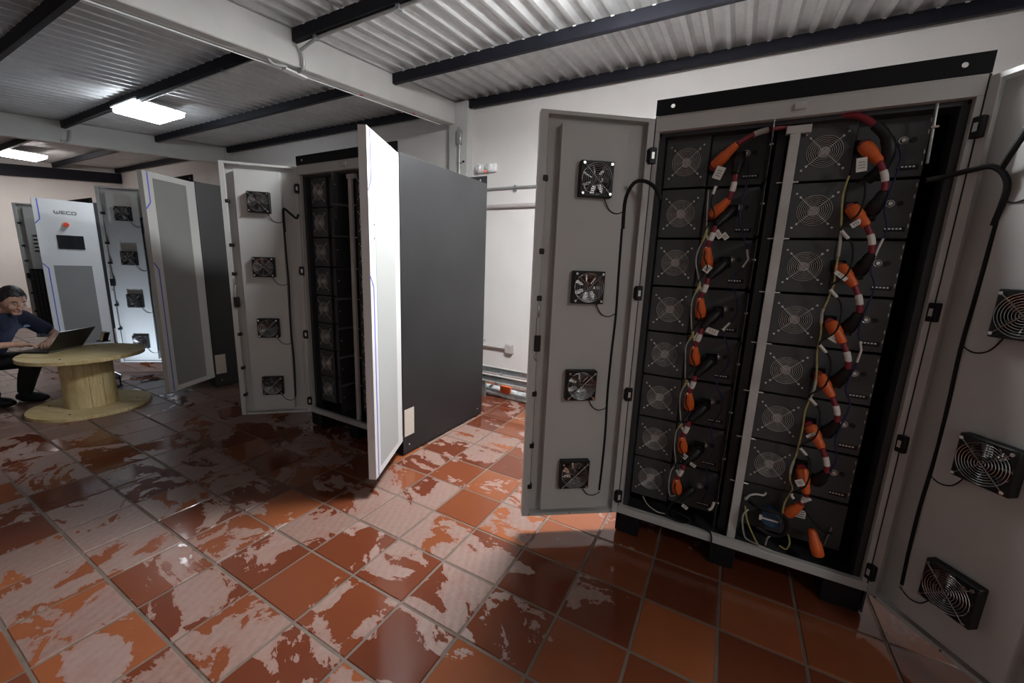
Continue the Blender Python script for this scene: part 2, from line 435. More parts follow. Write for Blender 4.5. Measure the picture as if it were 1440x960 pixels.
# closing slab above the sheets keeps daylight out
G().box(XL-.2, XR+.2, YF-.2, YB+.2, 3.72, 3.78).build('roof_slab', M['purlin'], ceiling, smooth=False)
PY = [4.63, 3.505, 2.378, 1.25, .12, -1.0]
for y in PY:
    z = roofz(y)
    for (a, b_) in ((-3.46, XR), (-9.10, -3.58), (XL, -9.22)):
        p = G().box(a, b_, y-.05, y+.0, z-.105, z-.002).build('purlin', M['purlin'], ceiling, bevel=.006)
        cl = G(); x = math.ceil(a/PER)*PER
        while x < b_:
            cl.box(x+.01, x+.035, y-.056, y-.046, z-.012, z+.004); x += PER
        if a > -9.2: tag(cl.build('sheet_clip', M['tag'], ceiling, smooth=False, fix=False), kind='stuff')
for x1, x0, bd in ((-3.46, -3.58, .277), (-9.10, -9.22, .312)):
    g = G(); ys = (YF, YB); n = 0
    P = [(x, y, roofz(y)+dz) for y in ys for (x, dz) in ((x0, -bd), (x1, -bd), (x1, .0), (x0, .0))]
    g.v += P; g.f += [(0,1,2,3), (7,6,5,4), (0,4,5,1), (1,5,6,2), (2,6,7,3), (3,7,4,0)]
    g.build('concrete_beam', M['beam'], ceiling, bevel=.008)
g = G(); x0, x1 = XL, XL+.12
P = [(x, y, roofz(y)+dz) for y in (YF, YB-.02) for (x, dz) in ((x0, -.36), (x1, -.36), (x1, -.12), (x0, -.12))]
g.v += P; g.f += [(0,1,2,3), (7,6,5,4), (0,4,5,1), (1,5,6,2), (2,6,7,3), (3,7,4,0)]
g.build('steel_beam', M['purlin'], ceiling, bevel=.004)

# ------------------------------------------------------------------ ceiling lamps
for (loc, c, power, lab, hx, hy) in LAMPS:
    t = tag(empty('ceiling_lamp', loc), lab, 'ceiling lamp', 'ceiling lamps')
    x, y, z = loc
    G().box(-hx, hx, -hy, hy, .0, .02).build('lamp_housing', M['lampwhite'], t, bevel=.004)
    G().box(-hx+.015, hx-.015, -hy+.015, hy-.015, -.055, .0).build('diffuser', mk_emit('lit_diffuser', c, power), t, bevel=.02, seg=2)
    h = G()
    for sx in (-hx*.68, hx*.68): h.tube([(sx, -.1, .02), (sx, -.1, roofz(y-.1)-z)], .006)
    h.build('hanger', M['conduit'], t)

# ------------------------------------------------------------------ conduits on beam, wall
def thing_mesh(g, name, m, label, cat, group=None, **k): return tag(g.build(name, m, **k), label, cat, group)
bz = lambda y: roofz(y)-.285
cd = tag(empty('steel_conduit', (-3.572, 0, 0)), 'long straight steel conduit along lower edge of the near concrete beam', 'conduit')
G().tube([(0, YF+.1, bz(YF+.1)+.012), (0, 4.5, bz(4.5)+.012)], .012, 10).build('pipe', M['conduit'], cd)
G().tube([(.01, YF+.1, bz(YF+.1)-.014), (.01, 4.4, bz(4.4)-.014)], .005, 6).build('pipe', M['lampwhite'], cd)
for y in (3.13, 3.9):
    G().tube([(0, y-.02, bz(y-.02)+.012), (0, y+.02, bz(y+.02)+.012)], .014, 10).build('tape_band', M['redtape'], cd)
jb = tag(empty('junction_box', (-3.54, 2.39, bz(2.39))), 'flat pale junction box under the near concrete beam at the conduit bend', 'junction box')
G().box(-.03, .04, -.10, .10, -.035, -.018).build('cover', M['lampwhite'], jb, bevel=.003)
G().tube(smoothpath([(.015, -.08, .0), (.02, -.2, -.03), (.03, -.26, -.0), (.02, -.3, .03)]), .014, 8).build('elbow', M['conduit'], jb)
yp = 2.378; zp = roofz(yp)-.12
sb = tag(empty('lamp_conduit', (0, 0, 0)), 'bent steel conduit rising from beam junction then running along black purlin', 'conduit')
G().tube(smoothpath([(-3.56, 2.40, bz(2.39)-.012), (-3.45, 2.40, bz(2.39)-.01), (-3.42, 2.40, bz(2.39)+.04), (-3.42, 2.385, bz(2.39)+.13), (-3.40, yp, zp-.03), (-3.27, yp, zp), (-3.1, yp-.02, zp), (-2.5, yp-.02, zp), (-.9, yp-.02, zp)]), .013, 10).build('pipe', M['conduit'], sb)
for x in (-3.2, -2.3, -1.3): G().box(x, x+.03, yp-.04, yp+.0, zp-.016, zp+.02).build('clamp', M['galv'], sb)
sb2 = tag(empty('lamp_conduit', (0, 0, 0)), 'short bent conduit dropping down the far concrete beam near left lamp', 'conduit')
G().tube(smoothpath([(-9.05, 2.41, roofz(2.4)-.12), (-9.06, 2.40, roofz(2.4)-.2), (-9.08, 2.37, roofz(2.4)-.29), (-9.08, 2.30, bz(2.3)-.0)]), .016, 8).build('pipe', M['conduit'], sb2)
sb3 = tag(empty('lamp_conduit', (0, 0, 0)), 'thin steel conduit along purlin between lamp and near concrete beam', 'conduit')
G().tube([(-6.45, yp-.02, zp), (-3.72, yp-.02, zp)], .012, 8).build('pipe', M['conduit'], sb3)
G().box(-4.6, -4.57, yp-.04, yp, zp-.016, zp+.02).build('clamp', M['galv'], sb3)
cc = tag(empty('column_conduit', (-3.36, YB-.14, 0)), 'vertical grey conduit with long box running down the wall column', 'conduit')
G().tube([(0, .0, .3), (0, .0, 3.0)], .018, 12).build('pipe', M['conduit'], cc)
G().box(-.035, .035, -.03, .018, 2.96, 3.13).build('conduit_box', M['conduit'], cc, bevel=.008)
G().tube([(.0, 0, 3.13), (-.02, -.0, 3.17)], .014).build('pipe', M['conduit'], cc)
G().box(-.025, .025, -.012, .018, 2.72, 2.745).build('clamp', M['galv'], cc)
G().box(.05, .07, 0.0, .018, 2.74, 2.76).build('clamp', M['blackmetal'], cc)
w1 = tag(empty('wall_conduit', (0, YB-.022, 0)), 'upper thin steel conduit running along the white back wall', 'conduit', 'conduits on the back wall')
G().tube([(-3.22, 0, 2.405), (2.0, 0, 2.405)], .016, 10).build('pipe', M['conduit'], w1)
G().box(-2.58, -2.55, -.02, .022, 2.36, 2.43).build('clamp', M['galv'], w1)
w2 = tag(empty('wall_conduit', (0, YB-.03, 0)), 'lower thicker pinkish painted conduit running along the white back wall', 'conduit', 'conduits on the back wall')
G().tube([(-3.22, 0, 2.18), (2.0, 0, 2.18)], .026, 12).build('pipe', M['paintpipe'], w2)
wj = tag(empty('wall_outlet_box', (-2.56, YB, .30)), 'small steel outlet box at the end of low conduit on back wall', 'outlet box')
G().box(-.055, .055, -.06, 0, -.06, .06).build('box_body', M['paintpipe'], wj, bevel=.006)
G().tube([(-.9, -.03, .0), (-.05, -.03, .0)], .02, 10).build('pipe', M['paintpipe'], wj)
G().box(-.42, -.41, -.012, .0, .06, .072).build('screw', M['blackmetal'], wj)
em = tag(empty('emergency_light', (-3.02, YB-.0, 2.665)), 'white twin-spot emergency light on back wall above the dark cabinet', 'emergency light')
G().box(-.13, .17, -.05, 0, -.055, .055).build('body', M['lampwhite'], em, bevel=.02, seg=3)
for x in (-.075, .075):
    G().cyl((x, -.03, .0), (x, -.09, .0), .052, 20).build('spot_housing', M['lampwhite'], em, bevel=.006)
    G().sphere((x, -.088, 0), .044, 16, 8, (1, .4, 1)).build('spot_lens', M['lens'], em)
G().box(.0, .03, -.056, -.05, -.05, -.03).build('indicator', mk_emit('red_indicator', (1, .12, .08), 1.2), em)

# cable tray low by the wall
ct = tag(empty('cable_tray', (0, 3.52, 0)), 'low galvanised cable tray on short legs running along the back wall', 'cable tray')
for (y, n) in ((0, 1), (.30, 2)):
    G().box(-3.2, 3.0, y-.004, y+.004, .19, .262).build('side_rail', M['galv'], ct)
    G().box(-3.2, 3.0, y-.012, y+.012, .256, .266).build('rail_lip', M['screw'], ct)
    G().box(-3.2, 3.0, y-.012, y+.012, .186, .196).build('rail_lip', M['screw'], ct)
x = -3.1
while x < 2.9:
    G().box(x, x+.03, 0, .30, .196, .206).build('rung', M['galv'], ct); x += .45
for x in (-2.24, -.9, .6):
    for y in (.0, .27):
        G().box(x-.02, x+.02, y-.0, y+.03, .0, .19).build('leg', M['galv'], ct, bevel=.002)
for k in range(2):
    hs = tag(empty('flexible_hose', (0, 0, 0)), ('pale corrugated hose lying on the floor under the cable tray', 'second pale hose below the tray, curling toward the legs')[k], 'hose', 'hoses under the cable tray')
    pts = smoothpath([(-2.9, 3.59+.13*k, .035), (-2.3, 3.58+.12*k, .06), (-1.9, 3.60+.12*k, .034), (-1.3, 3.59+.13*k, .034), (-.6, 3.6+.13*k, .034)], 10)
    G().tube(pts, [.030+.004*(i % 2) for i in range(len(pts))], 10).build('hose', M['plastic'], hs)
op = thing_mesh(G().box(-.06, .06, -.03, .03, 0, .075), 'orange_plug', M['orange'], 'small orange connector lying on the pale hose beneath the cable tray', 'connector', bevel=.012, loc=(-2.0, 3.59, 0.066))

# ------------------------------------------------------------------ cabinets
W, DP, H0, H1, DW = 1.065, 1.0545, 0.118, 2.12, 0.53
ZK = [1.93-.2285*k for k in range(8)]
DZ0, DZ1, DT = .118, 2.11, .045
FS, FZ = .27, [1.826, 1.341, .857, .374]

def shared(g, name, m, **k):
    o = g.build(name, m, **k); me = o.data; bpy.data.objects.remove(o); return me
def place(me, name, parent, loc=(0,0,0), rz=0):
    o = bpy.data.objects.new(name, me); col.objects.link(o); o.parent = parent; o.location = loc; o.rotation_euler = (0,0,rz); return o

# door fan meshes, local: xz plane, +y towards the viewer side (inner side of door)
g = G().holeplate(-.077, .077, -.077, .077, 0, 0, .069, .0, .038, 32)
FAN_H = shared(g, 'fan_housing', M['black'], bevel=.003)
def guard_mesh(radii, wire, arms, y=.0, n=36):
    g = G()
    for r in radii: g.torus((0, y, 0), (0, 1, 0), r, wire, n, 5)
    for a, L0, L1 in arms:
        c, s_ = math.cos(a), math.sin(a)
        g.tube([(c*L0, y+.002, s_*L0), (c*L1, y+.002, s_*L1)], wire*1.25, 5)
    return g
R8 = [.010+.0083*i for i in range(8)]
g = guard_mesh(R8, .0013, [(PI/4, -.086, .086), (3*PI/4, -.086, .086)], .045)
for a in (PI/4, 3*PI/4, 5*PI/4, 7*PI/4): g.cyl((math.cos(a)*.09, .036, math.sin(a)*.09), (math.cos(a)*.09, .048, math.sin(a)*.09), .006, 8)
FAN_G = shared(g, 'fan_guard', M['chrome'])
g = G().cyl((0, .004, 0), (0, .034, 0), .022, 20)
for i in range(7):
    a = 2*PI*i/7; n = 5; b = len(g.v)
    for j in range(n+1):
        r = .02+.045*j/n
        for (da, yy) in ((-.22-.1*j/n, .010), (.22+.12*j/n, .030)):
            g.v.append((r*math.cos(a+da), yy, r*math.sin(a+da)))
    for j in range(n): g.f.append((b+2*j, b+2*j+1, b+2*j+3, b+2*j+2))
FAN_R = shared(g, 'fan_rotor', M['black'])
HINGE = shared(G().box(-.018, .016, -.012, .014, -.035, .035).box(.016, .022, -.010, .010, -.028, .028), 'hinge', M['black'], bevel=.003)
HINGE_B = shared(G().box(-.006, .006, .0145, .0165, -.014, .014), 'hinge_badge', M['screw'])
GUIDE = shared(G().box(-.012, .012, -.035, .004, -.013, .013), 'rod_guide', M['black'], bevel=.003)

def plate_holes(g, x0, x1, z0, z1, y0, y1, hx, hzs, h):
    g.box(x0, hx-h, y0, y1, z0, z1); g.box(hx+h, x1, y0, y1, z0, z1)
    zs = sorted(hzs); z = z0
    for c in zs: g.box(hx-h, hx+h, y0, y1, z, c-h); z = c+h
    g.box(hx-h, hx+h, y0, y1, z, z1)
    return g

def make_door(parent, left, a, off=0.0, outer='grey', fans=True, vent=None, dw=DW, low=1.33, holes=True, wires=True, label=None, extras=None, loop='arch'):
    """door as a part of its cabinet; local x runs from the hinge, y>0 is the inner side"""
    sg = 1 if left else -1
    rz = -a if left else a
    X = lambda s: sg*s
    g = G()
    def bx(G_, s0, s1, y0, y1, z0, z1):
        a_, b_ = sorted((X(s0), X(s1))); G_.box(a_, b_, y0+off, y1+off, z0, z1)
    hz = FZ if (fans and holes) else []
    q = G(); plate_holes(q, 0, dw, DZ0, DZ1, -DT, -DT+.006, FS, hz, .058)
    g.v += [(X(p[0]), p[1]+off, p[2]) for p in q.v]; g.f += q.f
    for (s0, s1, z0, z1) in ((0, .016, DZ0, DZ1), (dw-.016, dw, DZ0, DZ1), (.016, dw-.016, DZ0, DZ0+.016), (.016, dw-.016, DZ1-.016, DZ1)):
        bx(g, s0, s1, -DT+.006, 0, z0, z1)
    for (s0, s1) in ((.016, .030), (dw-.034, dw-.016)): bx(g, s0, s1, -.006, 0, DZ0+.016, DZ1-.016)
    body = g.build('door', M[outer], parent, smooth=False)
    body.rotation_euler = (0, 0, rz)
    body.location = (0 if left else W, 0, 0)
    if label: body['label'] = label
    # inner liner plate carrying the fans
    q = G()
    if fans or extras != 'D':
        plate_holes(q, .124, .433, .16, 2.06, .004, .008, FS, hz, .058)
        q.box(.124, .127, -DT+.006, .004, .16, 2.06); q.box(.430, .433, -DT+.006, .004, .16, 2.06)
        q.box(.127, .430, -DT+.006, .004, 2.057, 2.06); q.box(.127, .430, -DT+.006, .004, .16, .163)
        q.v = [(X(p[0]), p[1]+off, p[2]) for p in q.v]
        q.build('liner_plate', M['grey'], body, smooth=False)
    # perforated strip outside
    q = G(); bx(q, .10, .44, -DT-.0015, -DT-.0005, .165, vent[1] if vent else 2.055)
    q.build('vent_panel', M[vent[0]] if vent else M['vent'], body, smooth=False)
    # printed stripes at the free edge
    s = dw-.045; zt = DZ1-.004
    for path in ([(s, zt), (s, 1.85), (dw-.002, 1.79)], [(dw-.002, low), (s, low-.06), (s, DZ0+.006)]):
        q = G(); wd_ = .005
        for (p0, p1) in zip(path[:-1], path[1:]):
            dx, dz = p1[0]-p0[0], p1[1]-p0[1]; L_ = math.hypot(dx, dz); nx, nz = -dz/L_*wd_, dx/L_*wd_
            if not left: pass
            P = [(X(p0[0]+nx), p0[1]+nz), (X(p1[0]+nx), p1[1]+nz), (X(p1[0]-nx), p1[1]-nz), (X(p0[0]-nx), p0[1]-nz)]
            q.prism(P, -DT-.0012+off, -DT+.0005+off, 'y')
        q.build('stripe', M['bluestripe'], body, smooth=False)
    # locking rod with guides and latch
    rs = X(dw-.034)
    q = G().tube([(rs, -.008+off, 2.05), (rs, -.008+off, 1.25)], .0045, 8).tube([(rs, -.008+off, .99), (rs, -.008+off, .25)], .0045, 8)
    q.build('locking_rod', M['steel'], body)
    for z in (1.825, 1.50, 1.28, .80, .52, .29): place(GUIDE, 'rod_guide', body, (rs, .0+off, z))
    q = G(); a_, b_ = sorted((X(dw-.050), X(dw-.020))); q.box(a_, b_, -.03+off, .012+off, 1.02, 1.10)
    q.build('latch', M['black'], body, bevel=.003)
    q = G(); q.box(rs-.008, rs+.008, -.01+off, .006+off, 1.10, 1.19); q.tube([(rs, .0+off, 1.25), (rs, .0+off, 1.19)], .006, 8)
    q.build('latch_link', M['steel'], body, bevel=.0015); q = G()
    q.tube([(rs, 0+off, 1.02), (rs+sg*.012, 0+off, .99), (rs, 0+off, .97)], .004, 6)
    q.build('latch_link', M['steel'], body)
    for s_ in (.035, .27, dw-.035):
        G().cyl((X(s_), -.018+off, DZ1-.001), (X(s_), -.018+off, DZ1+.0015), .005, 8).build('rim_plug', M['black'], body)
        G().cyl((X(s_), -.001+off, DZ0+.008), (X(s_), .0015+off, DZ0+.008), .004, 8).build('rim_plug', M['black'], body)
    for z in (1.95, 1.32, .80, .22):
        place(HINGE, 'hinge', body, (X(.004), .004+off, z)); place(HINGE_B, 'hinge_badge', body, (X(.004), .004+off, z))
    if fans:
        for z in FZ:
            place(FAN_H, 'fan_housing', body, (X(FS), .008+off, z)); place(FAN_R, 'fan_rotor', body, (X(FS), .008+off, z), 0)
            place(FAN_G, 'fan_guard', body, (X(FS), .008+off, z))
            if wires:
                w0 = FS-.05; pts = [(X(w0), .02+off, z-.077), (X(w0-.03), .014+off, z-.125), (X(w0-.07), .010+off, z-.14), (X(.112), .006+off, z-.125)]
                G().tube(smoothpath(pts, 5), .0025, 6).build('fan_wire', M['rubber'], body)
        if wires:
            pts = [(X(.112+.004*math.sin(z*9)), .004+off, z) for z in [1.62, 1.4, 1.2, 1.0, .8, .6, .4, .26]]
            G().tube(smoothpath(pts, 5), .006, 7).build('fan_cable', M['rubber'], body)
            if loop == 'droop':
                pts = [(X(.112), .006+off, 1.62), (X(.112), .01+off, 1.74), (X(.10), .03+off, 1.79), (X(.05), .06+off, 1.755), (X(.0), .10+off, 1.72), (X(-.03), .16+off, 1.74)]
            elif loop == 'up':
                pts = [(X(.112), .006+off, 1.62), (X(.13), .02+off, 1.74), (X(.10), .04+off, 1.80), (X(.05), .06+off, 1.80), (X(.0), .08+off, 1.79), (X(-.03), .12+off, 1.78)]
                G().tube(smoothpath([(X(.11), .03+off, 1.79), (X(.15), .05+off, 1.86), (X(.20), .05+off, 1.98), (X(.25), .02+off, 2.05)], 6), .009, 8).build('cable_branch', M['rubber'], body)
            else: pts = [(X(.112), .006+off, 1.62), (X(.114), .01+off, 1.75), (X(.09), .03+off, 1.82), (X(.05), .05+off, 1.83), (X(.01), .08+off, 1.80), (X(-.012), .11+off, 1.74)]
            G().tube(smoothpath(pts, 6), .009, 8).build('cable_loop', M['rubber'], body)
    return body

CRACK = {}
def box_part(parent, name, m, *b, bevel=.0015, label=None):
    o = G().box(*b).build(name, M[m], parent, bevel=bevel)
    if label: o['label'] = label
    return o

def make_cabinet(X, Y, t, label, zs=.012):
    c = tag(empty('battery_cabinet', (X, Y, 0), t), label, 'cabinet', 'battery cabinets along the back wall')
    zi = zs
    box_part(c, 'side_panel', 'charcoal', W-.004, W+.004, .004, DP, zi, H1, bevel=.001)
    box_part(c, 'side_panel', 'charcoal', -.004, .004, .004, DP, zi, H1, bevel=.001)
    box_part(c, 'back_panel', 'charcoal', .004, W-.004, DP-.006, DP, H0, H1)
    box_part(c, 'top_panel', 'grey', .004, W-.004, .0, DP-.006, H1-.006, H1)
    box_part(c, 'bottom_panel', 'module2', .004, W-.004, .03, DP-.006, .135, .142)
    box_part(c, 'top_rail', 'grey', .004, W-.004, 0, .03, 2.052, H1-.006)
    box_part(c, 'bottom_rail', 'grey', .0, W, 0, .03, H0, .158)
    box_part(c, 'inner_header', 'module2', .03, W-.03, .03, .12, 2.035, 2.10)
    box_part(c, 'stile', 'grey', .004, .022, 0, .03, .158, 2.052)
    box_part(c, 'stile', 'grey', W-.022, W-.004, 0, .03, .158, 2.052)
    box_part(c, 'rack_rail', 'module2', .022, .046, .03, .10, .142, 2.04)
    box_part(c, 'rack_rail', 'module2', W-.046, W-.022, .03, .10, .142, 2.04)
    box_part(c, 'rack_rail', 'module2', .488, .524, .085, .11, .142, 2.04)
    box_part(c, 'rack_rail', 'module2', .570, .582, .085, .11, .142, 2.04)
    for (y0, y1) in ((-.004, .0), (DP, DP+.004)):
        g = G(); g.holeplate(0, .14, H1-.0, H1+.066, .07, H1+.034, .009, y0, y1, 16); g.holeplate(W-.14, W, H1, H1+.066, W-.07, H1+.034, .009, y0, y1, 16)
        g.box(.14, W-.14, y0, y1, H1, H1+.066)
        o = g.build('lifting_bracket', M['blackmetal'], c, smooth=False)
    box_part(c, 'bracket_foot', 'blackmetal', .0, W, 0, .05, H1, H1+.003)
    box_part(c, 'door_catch', 'screw', W/2-.005, W/2+.035, -.012, .0, 2.075, 2.10)
    for (x0, x1) in ((.0, .12), (.46, .58), (W-.15, W)):
        for (y0, y1) in ((.01, .15), (DP-.15, DP-.01)):
            box_part(c, 'foot', 'black', x0+.005, x1-.005, y0, y1, 0, H0, bevel=.004)
    # centre post
    box_part(c, 'centre_post', 'post', .530, .566, .035, .055, .15, 2.0)
    box_part(c, 'post_cap', 'post', .515, .60, .035, .06, 2.0, 2.03)
    for z in ZK[:-1]: box_part(c, 'post_clip', 'screw', .508, .588, .055, .058, z-.1175, z-.1115)
    box_part(c, 'nameplate', 'label', W+.004, W+.0055, .018, .118, .148, .358, bevel=0)
    for y in (.065, .98): 
        G().cyl((W+.004, y, .075), (W+.007, y, .075), .006, 8).build('screw', M['screw'], c)
    return c

# battery module -------------------------------------------------
MH = .220
def make_module(side_guard=True):
    t = empty('battery_module', (0, 0, 0))
    z0, z1 = -MH/2, MH/2
    G().box(.004, .404, .030, .66, z0, z1).build('chassis', M['module2'], t, bevel=.002)
    G().box(.190, .404, .022, .030, z0+.001, z1-.001).build('front_plate', M['module'], t, bevel=.0015)
    g = G().holeplate(.0, .185, z0+.001, z1-.001, .091, 0, .058, .0, .004, 32); g.box(0, .185, .004, .030, z0+.001, z0+.004); g.box(0, .185, .004, .03, z1-.004, z1-.001); g.box(.0, .003, .004, .03, z0+.004, z1-.004); g.box(.182, .185, .004, .03, z0+.004, z1-.004)
    g.build('fan_panel', M['module'], t, bevel=.001)
    R = [.011+.0069*i for i in range(8)]
    g = G()
    for r in R: g.torus((.091, -.003, 0), (0, 1, 0), r, .0013, 36, 4)
    for a in (PI/4, 3*PI/4):
        c, s_ = math.cos(a), math.sin(a); g.tube([(.091-c*.075, -.002, -s_*.075), (.091+c*.075, -.002, s_*.075)], .0014, 5)
    g.build('fan_guard', M['zinc'], t)
    g = G()
    for a in (PI/4, 3*PI/4, 5*PI/4, 7*PI/4):
        for r in (.076, .097): g.cyl((.091+r*math.cos(a), .0, r*math.sin(a)), (.091+r*math.cos(a), -.004, r*math.sin(a)), .0042, 8)
    tag(g.build('screws', M['screw'], t), kind='stuff')
    G().cyl((.091, .006, 0), (.091, .014, 0), .020, 20).build('fan_hub', M['hub'], t)
    g = G()
    for i in range(7):
        a = 2*PI*i/7; b = len(g.v)
        for r, da in ((.019, .2), (.038, .26), (.055, .3)):
            g.v += [((.091+r*math.cos(a-da)), .010, r*math.sin(a-da)), ((.091+r*math.cos(a+da)), .024, r*math.sin(a+da))]
        g.f += [(b, b+1, b+3, b+2), (b+2, b+3, b+5, b+4)]
    g.build('fan_rotor', M['black'], t)
    # terminal, port, indicator slot, data ports
    g = G().torus((.332, .019, .022), (0, 1, 0), .0125, .0016, 20, 5).cyl((.332, .022, .022), (.332, .014, .022), .007, 10)
    g.build('terminal', M['screw'], t)
    G().cyl((.362, .022, .022), (.362, .017, .022), .010, 14).build('port', M['black'], t)
    g = G()
    for i in range(5): g.box(.330+i*.011, .337+i*.011, .019, .022, -.076, -.070)
    tag(g.build('data_ports', M['screw'], t, smooth=False), kind='stuff')
    G().box(.328, .392, .0195, .022, -.085, -.066).build('port_block', M['black'], t)
    if side_guard:
        G().box(.412, .416, -.12, .07, z0+.004, z1-.004).build('side_guard', M['module2'], t, bevel=.001)
        G().cyl((.408, -.10, .02), (.422, -.10, .02), .004, 8).build('guard_screw', M['screw'], t)
        G().box(.404, .416, .020, .03, z0+.01, z1-.01).build('guard_ear', M['module2'], t)
    else:
        g = G()
        for zz in (-.07, -.03, .04, .08): g.box(.397, .400, .019, .0225, zz, zz+.014)
        tag(g.build('edge_slots', M['steel'], t, smooth=False), kind='stuff')
    return t
ORD = ['topmost', 'second', 'third', 'fourth', 'fifth', 'sixth', 'seventh', 'lowest']
protoL = make_module(True); protoR = make_module(False)
used = set()
def put_module(proto, cab, lx, k, label, group):
    if proto.name in used: o = copy_tree(proto)
    else: o = proto; used.add(proto.name)
    X, Y, t = cab
    ly = .072
    o.location = (X+lx*math.cos(t)-ly*math.sin(t), Y+lx*math.sin(t)+ly*math.cos(t), ZK[k]); o.rotation_euler = (0, 0, t)
    tag(o, label, 'battery module', group); return o

CA = (-.3955, 2.0207, .0119); CB = (-3.0496, 2.0308, -.0049); CC = (-5.8276, 2.1076, -.0243); CD = (-8.60, 2.11, 0)
cabA = make_cabinet(*CA, 'nearest open battery cabinet at right with orange plugs inside')
for k in range(8):
    put_module(protoL, CA, .052, k, f'grey battery module with fan, {ORD[k]} in left stack of the nearest cabinet', 'battery modules in the nearest cabinet')
for k in range(7):
    put_module(protoR, CA, .568, k, f'grey battery module with fan, {ORD[k]} in right stack of the nearest cabinet', 'battery modules in the nearest cabinet')
cabB = make_cabinet(*CB, 'middle battery cabinet with dark side panel and bright white open door')
for k in range(8):
    put_module(protoL, CB, .052, k, f'dark battery module, {ORD[k]} in the stack of the middle cabinet', 'battery modules in the middle cabinet')
for k in range(8):
    put_module(protoR, CB, .568, k, f'dark battery module, {ORD[k]} at the right inside middle cabinet', 'battery modules in the middle cabinet')
cabC = make_cabinet(*CC, 'third battery cabinet from the right, behind a grey open door')
cabD = make_cabinet(*CD, 'farthest cabinet, with a display screen on its open white door'); cabD.scale = (1, 1, .957)

make_door(cabA, True, 2.5253, 0.0, 'grey', label='open grey door with four black fans, lit from behind')
make_door(cabA, False, 2.175, 0.0, 'grey', loop='up', label='grey door in shadow cut by the right picture edge')
make_door(cabB, True, 2.3933, 0.0, 'grey', loop='droop')
bB = make_door(cabB, False, 2.0495, DT, 'white', vent=('ventlight', 2.02), low=1.34, fans=True, holes=False, wires=False, label='brightly lit white door seen edge on')
make_door(cabC, True, 2.4481, 0.0, 'grey', loop='droop')
make_door(cabC, False, 2.042, DT, 'grey', vent=('ventpanel', 2.06), low=1.33, fans=True, holes=False, wires=False)
make_door(cabD, True, 2.15, 0.0, 'grey', fans=False)
bD = make_door(cabD, False, 1.42, DT, 'white', fans=False, vent=('ventpanel', 1.257), low=1.283, label='white door with display, stop button and lettering')
# lock holes on the white door of B
for z in (1.622, 1.547):
    G().cyl((-(DW-.075), -.001, z), (-(DW-.075), .004, z), .006, 10).build('lock_hole', M['blackmetal'], bB)

# display, stop button and lettering on D (outer face is local y = 0)
G().box(-.372, -.135, -.006, .001, 1.476, 1.657).build('display', M['screen'], bD, bevel=.002)
G().cyl((-.275, .0, 1.795), (-.275, -.006, 1.795), .034, 24).build('button_plate', M['yelplate'], bD)
G().cyl((-.275, -.006, 1.795), (-.275, -.035, 1.795), .022, 20, .026).build('stop_button', M['redknob'], bD, bevel=.003)
lg = G()
def stroke(x0, z0, x1, z1, wd_=.0065):
    dx, dz = x1-x0, z1-z0; L_ = math.hypot(dx, dz); ux, uz = dx/L_*wd_*.5, dz/L_*wd_*.5; nx, nz = -uz, ux
    lg.prism([(x0-ux+nx, z0-uz+nz), (x1+ux+nx, z1+uz+nz), (x1+ux-nx, z1+uz-nz), (x0-ux-nx, z0-uz-nz)], -.003, .001, 'y')
lx = -.355; z = 1.935; h = .034
for (dx0, dz0, dx1, dz1) in (
    (0, .034, 0, .012), (0, .012, .012, 0), (.012, 0, .034, 0), (.022, 0, .022, .026), (.034, 0, .044, .012), (.044, .012, .044, .034),      # W
    (.058, 0, .058, .034), (.058, .034, .090, .034), (.058, .017, .086, .017), (.058, 0, .090, 0),                                        # E
    (.104, .006, .104, .028), (.104, .028, .110, .034), (.110, .034, .136, .034), (.104, .006, .110, 0), (.110, 0, .136, 0),              # C
    (.150, .006, .150, .028), (.150, .028, .156, .034), (.156, .034, .180, .034), (.180, .034, .186, .028), (.186, .028, .186, .006), (.186, .006, .180, 0), (.180, 0, .156, 0), (.156, 0, .150, .006)):  # O
    stroke(lx+dx0, z+dz0, lx+dx1, z+dz1)
lg.build('lettering', M['module'], bD, smooth=False)
# inside D: black caged racks and slotted cover on the left door
for k in range(9):
    zz = .25+.115*k
    box_part(cabD, 'switchgear_tray', 'blackmetal', .06, 1.0, .05, .55, zz, zz+.10)
    g = G()
    for i in range(9): g.box(.1+i*.1, .16+i*.1, .046, .05, zz+.03, zz+.075)
    tag(g.build('tray_slots', M['module2'], cabD, smooth=False), kind='stuff')
box_part(cabD, 'upper_cover', 'grey', .06, 1.0, .06, .08, 1.32, 2.03)
dl = [o for o in cabD.children if o.name.startswith('door')][0]
g = G().box(.285, .385, .008, .012, 1.40, 1.69); g.build('slot_frame', M['grey'], dl, smooth=False)
for i in range(5): G().box(.295, .375, .012, .016, 1.42+i*.055, 1.44+i*.055).build('slot', M['blackmetal'], dl, smooth=False)
g = G().box(.10, .44, .008, .10, .30, 1.165); g.build('cage_cover', M['blackmetal'], dl, bevel=.004)
g = G()
for i in range(8): g.box(.11+i*.042, .14+i*.042, .10, .102, .32, 1.15)
for i in range(9): g.box(.11, .43, .102, .104, .34+i*.095, .348+i*.095)
tag(g.build('cage_bars', M['charcoal'], dl, smooth=False), kind='stuff')

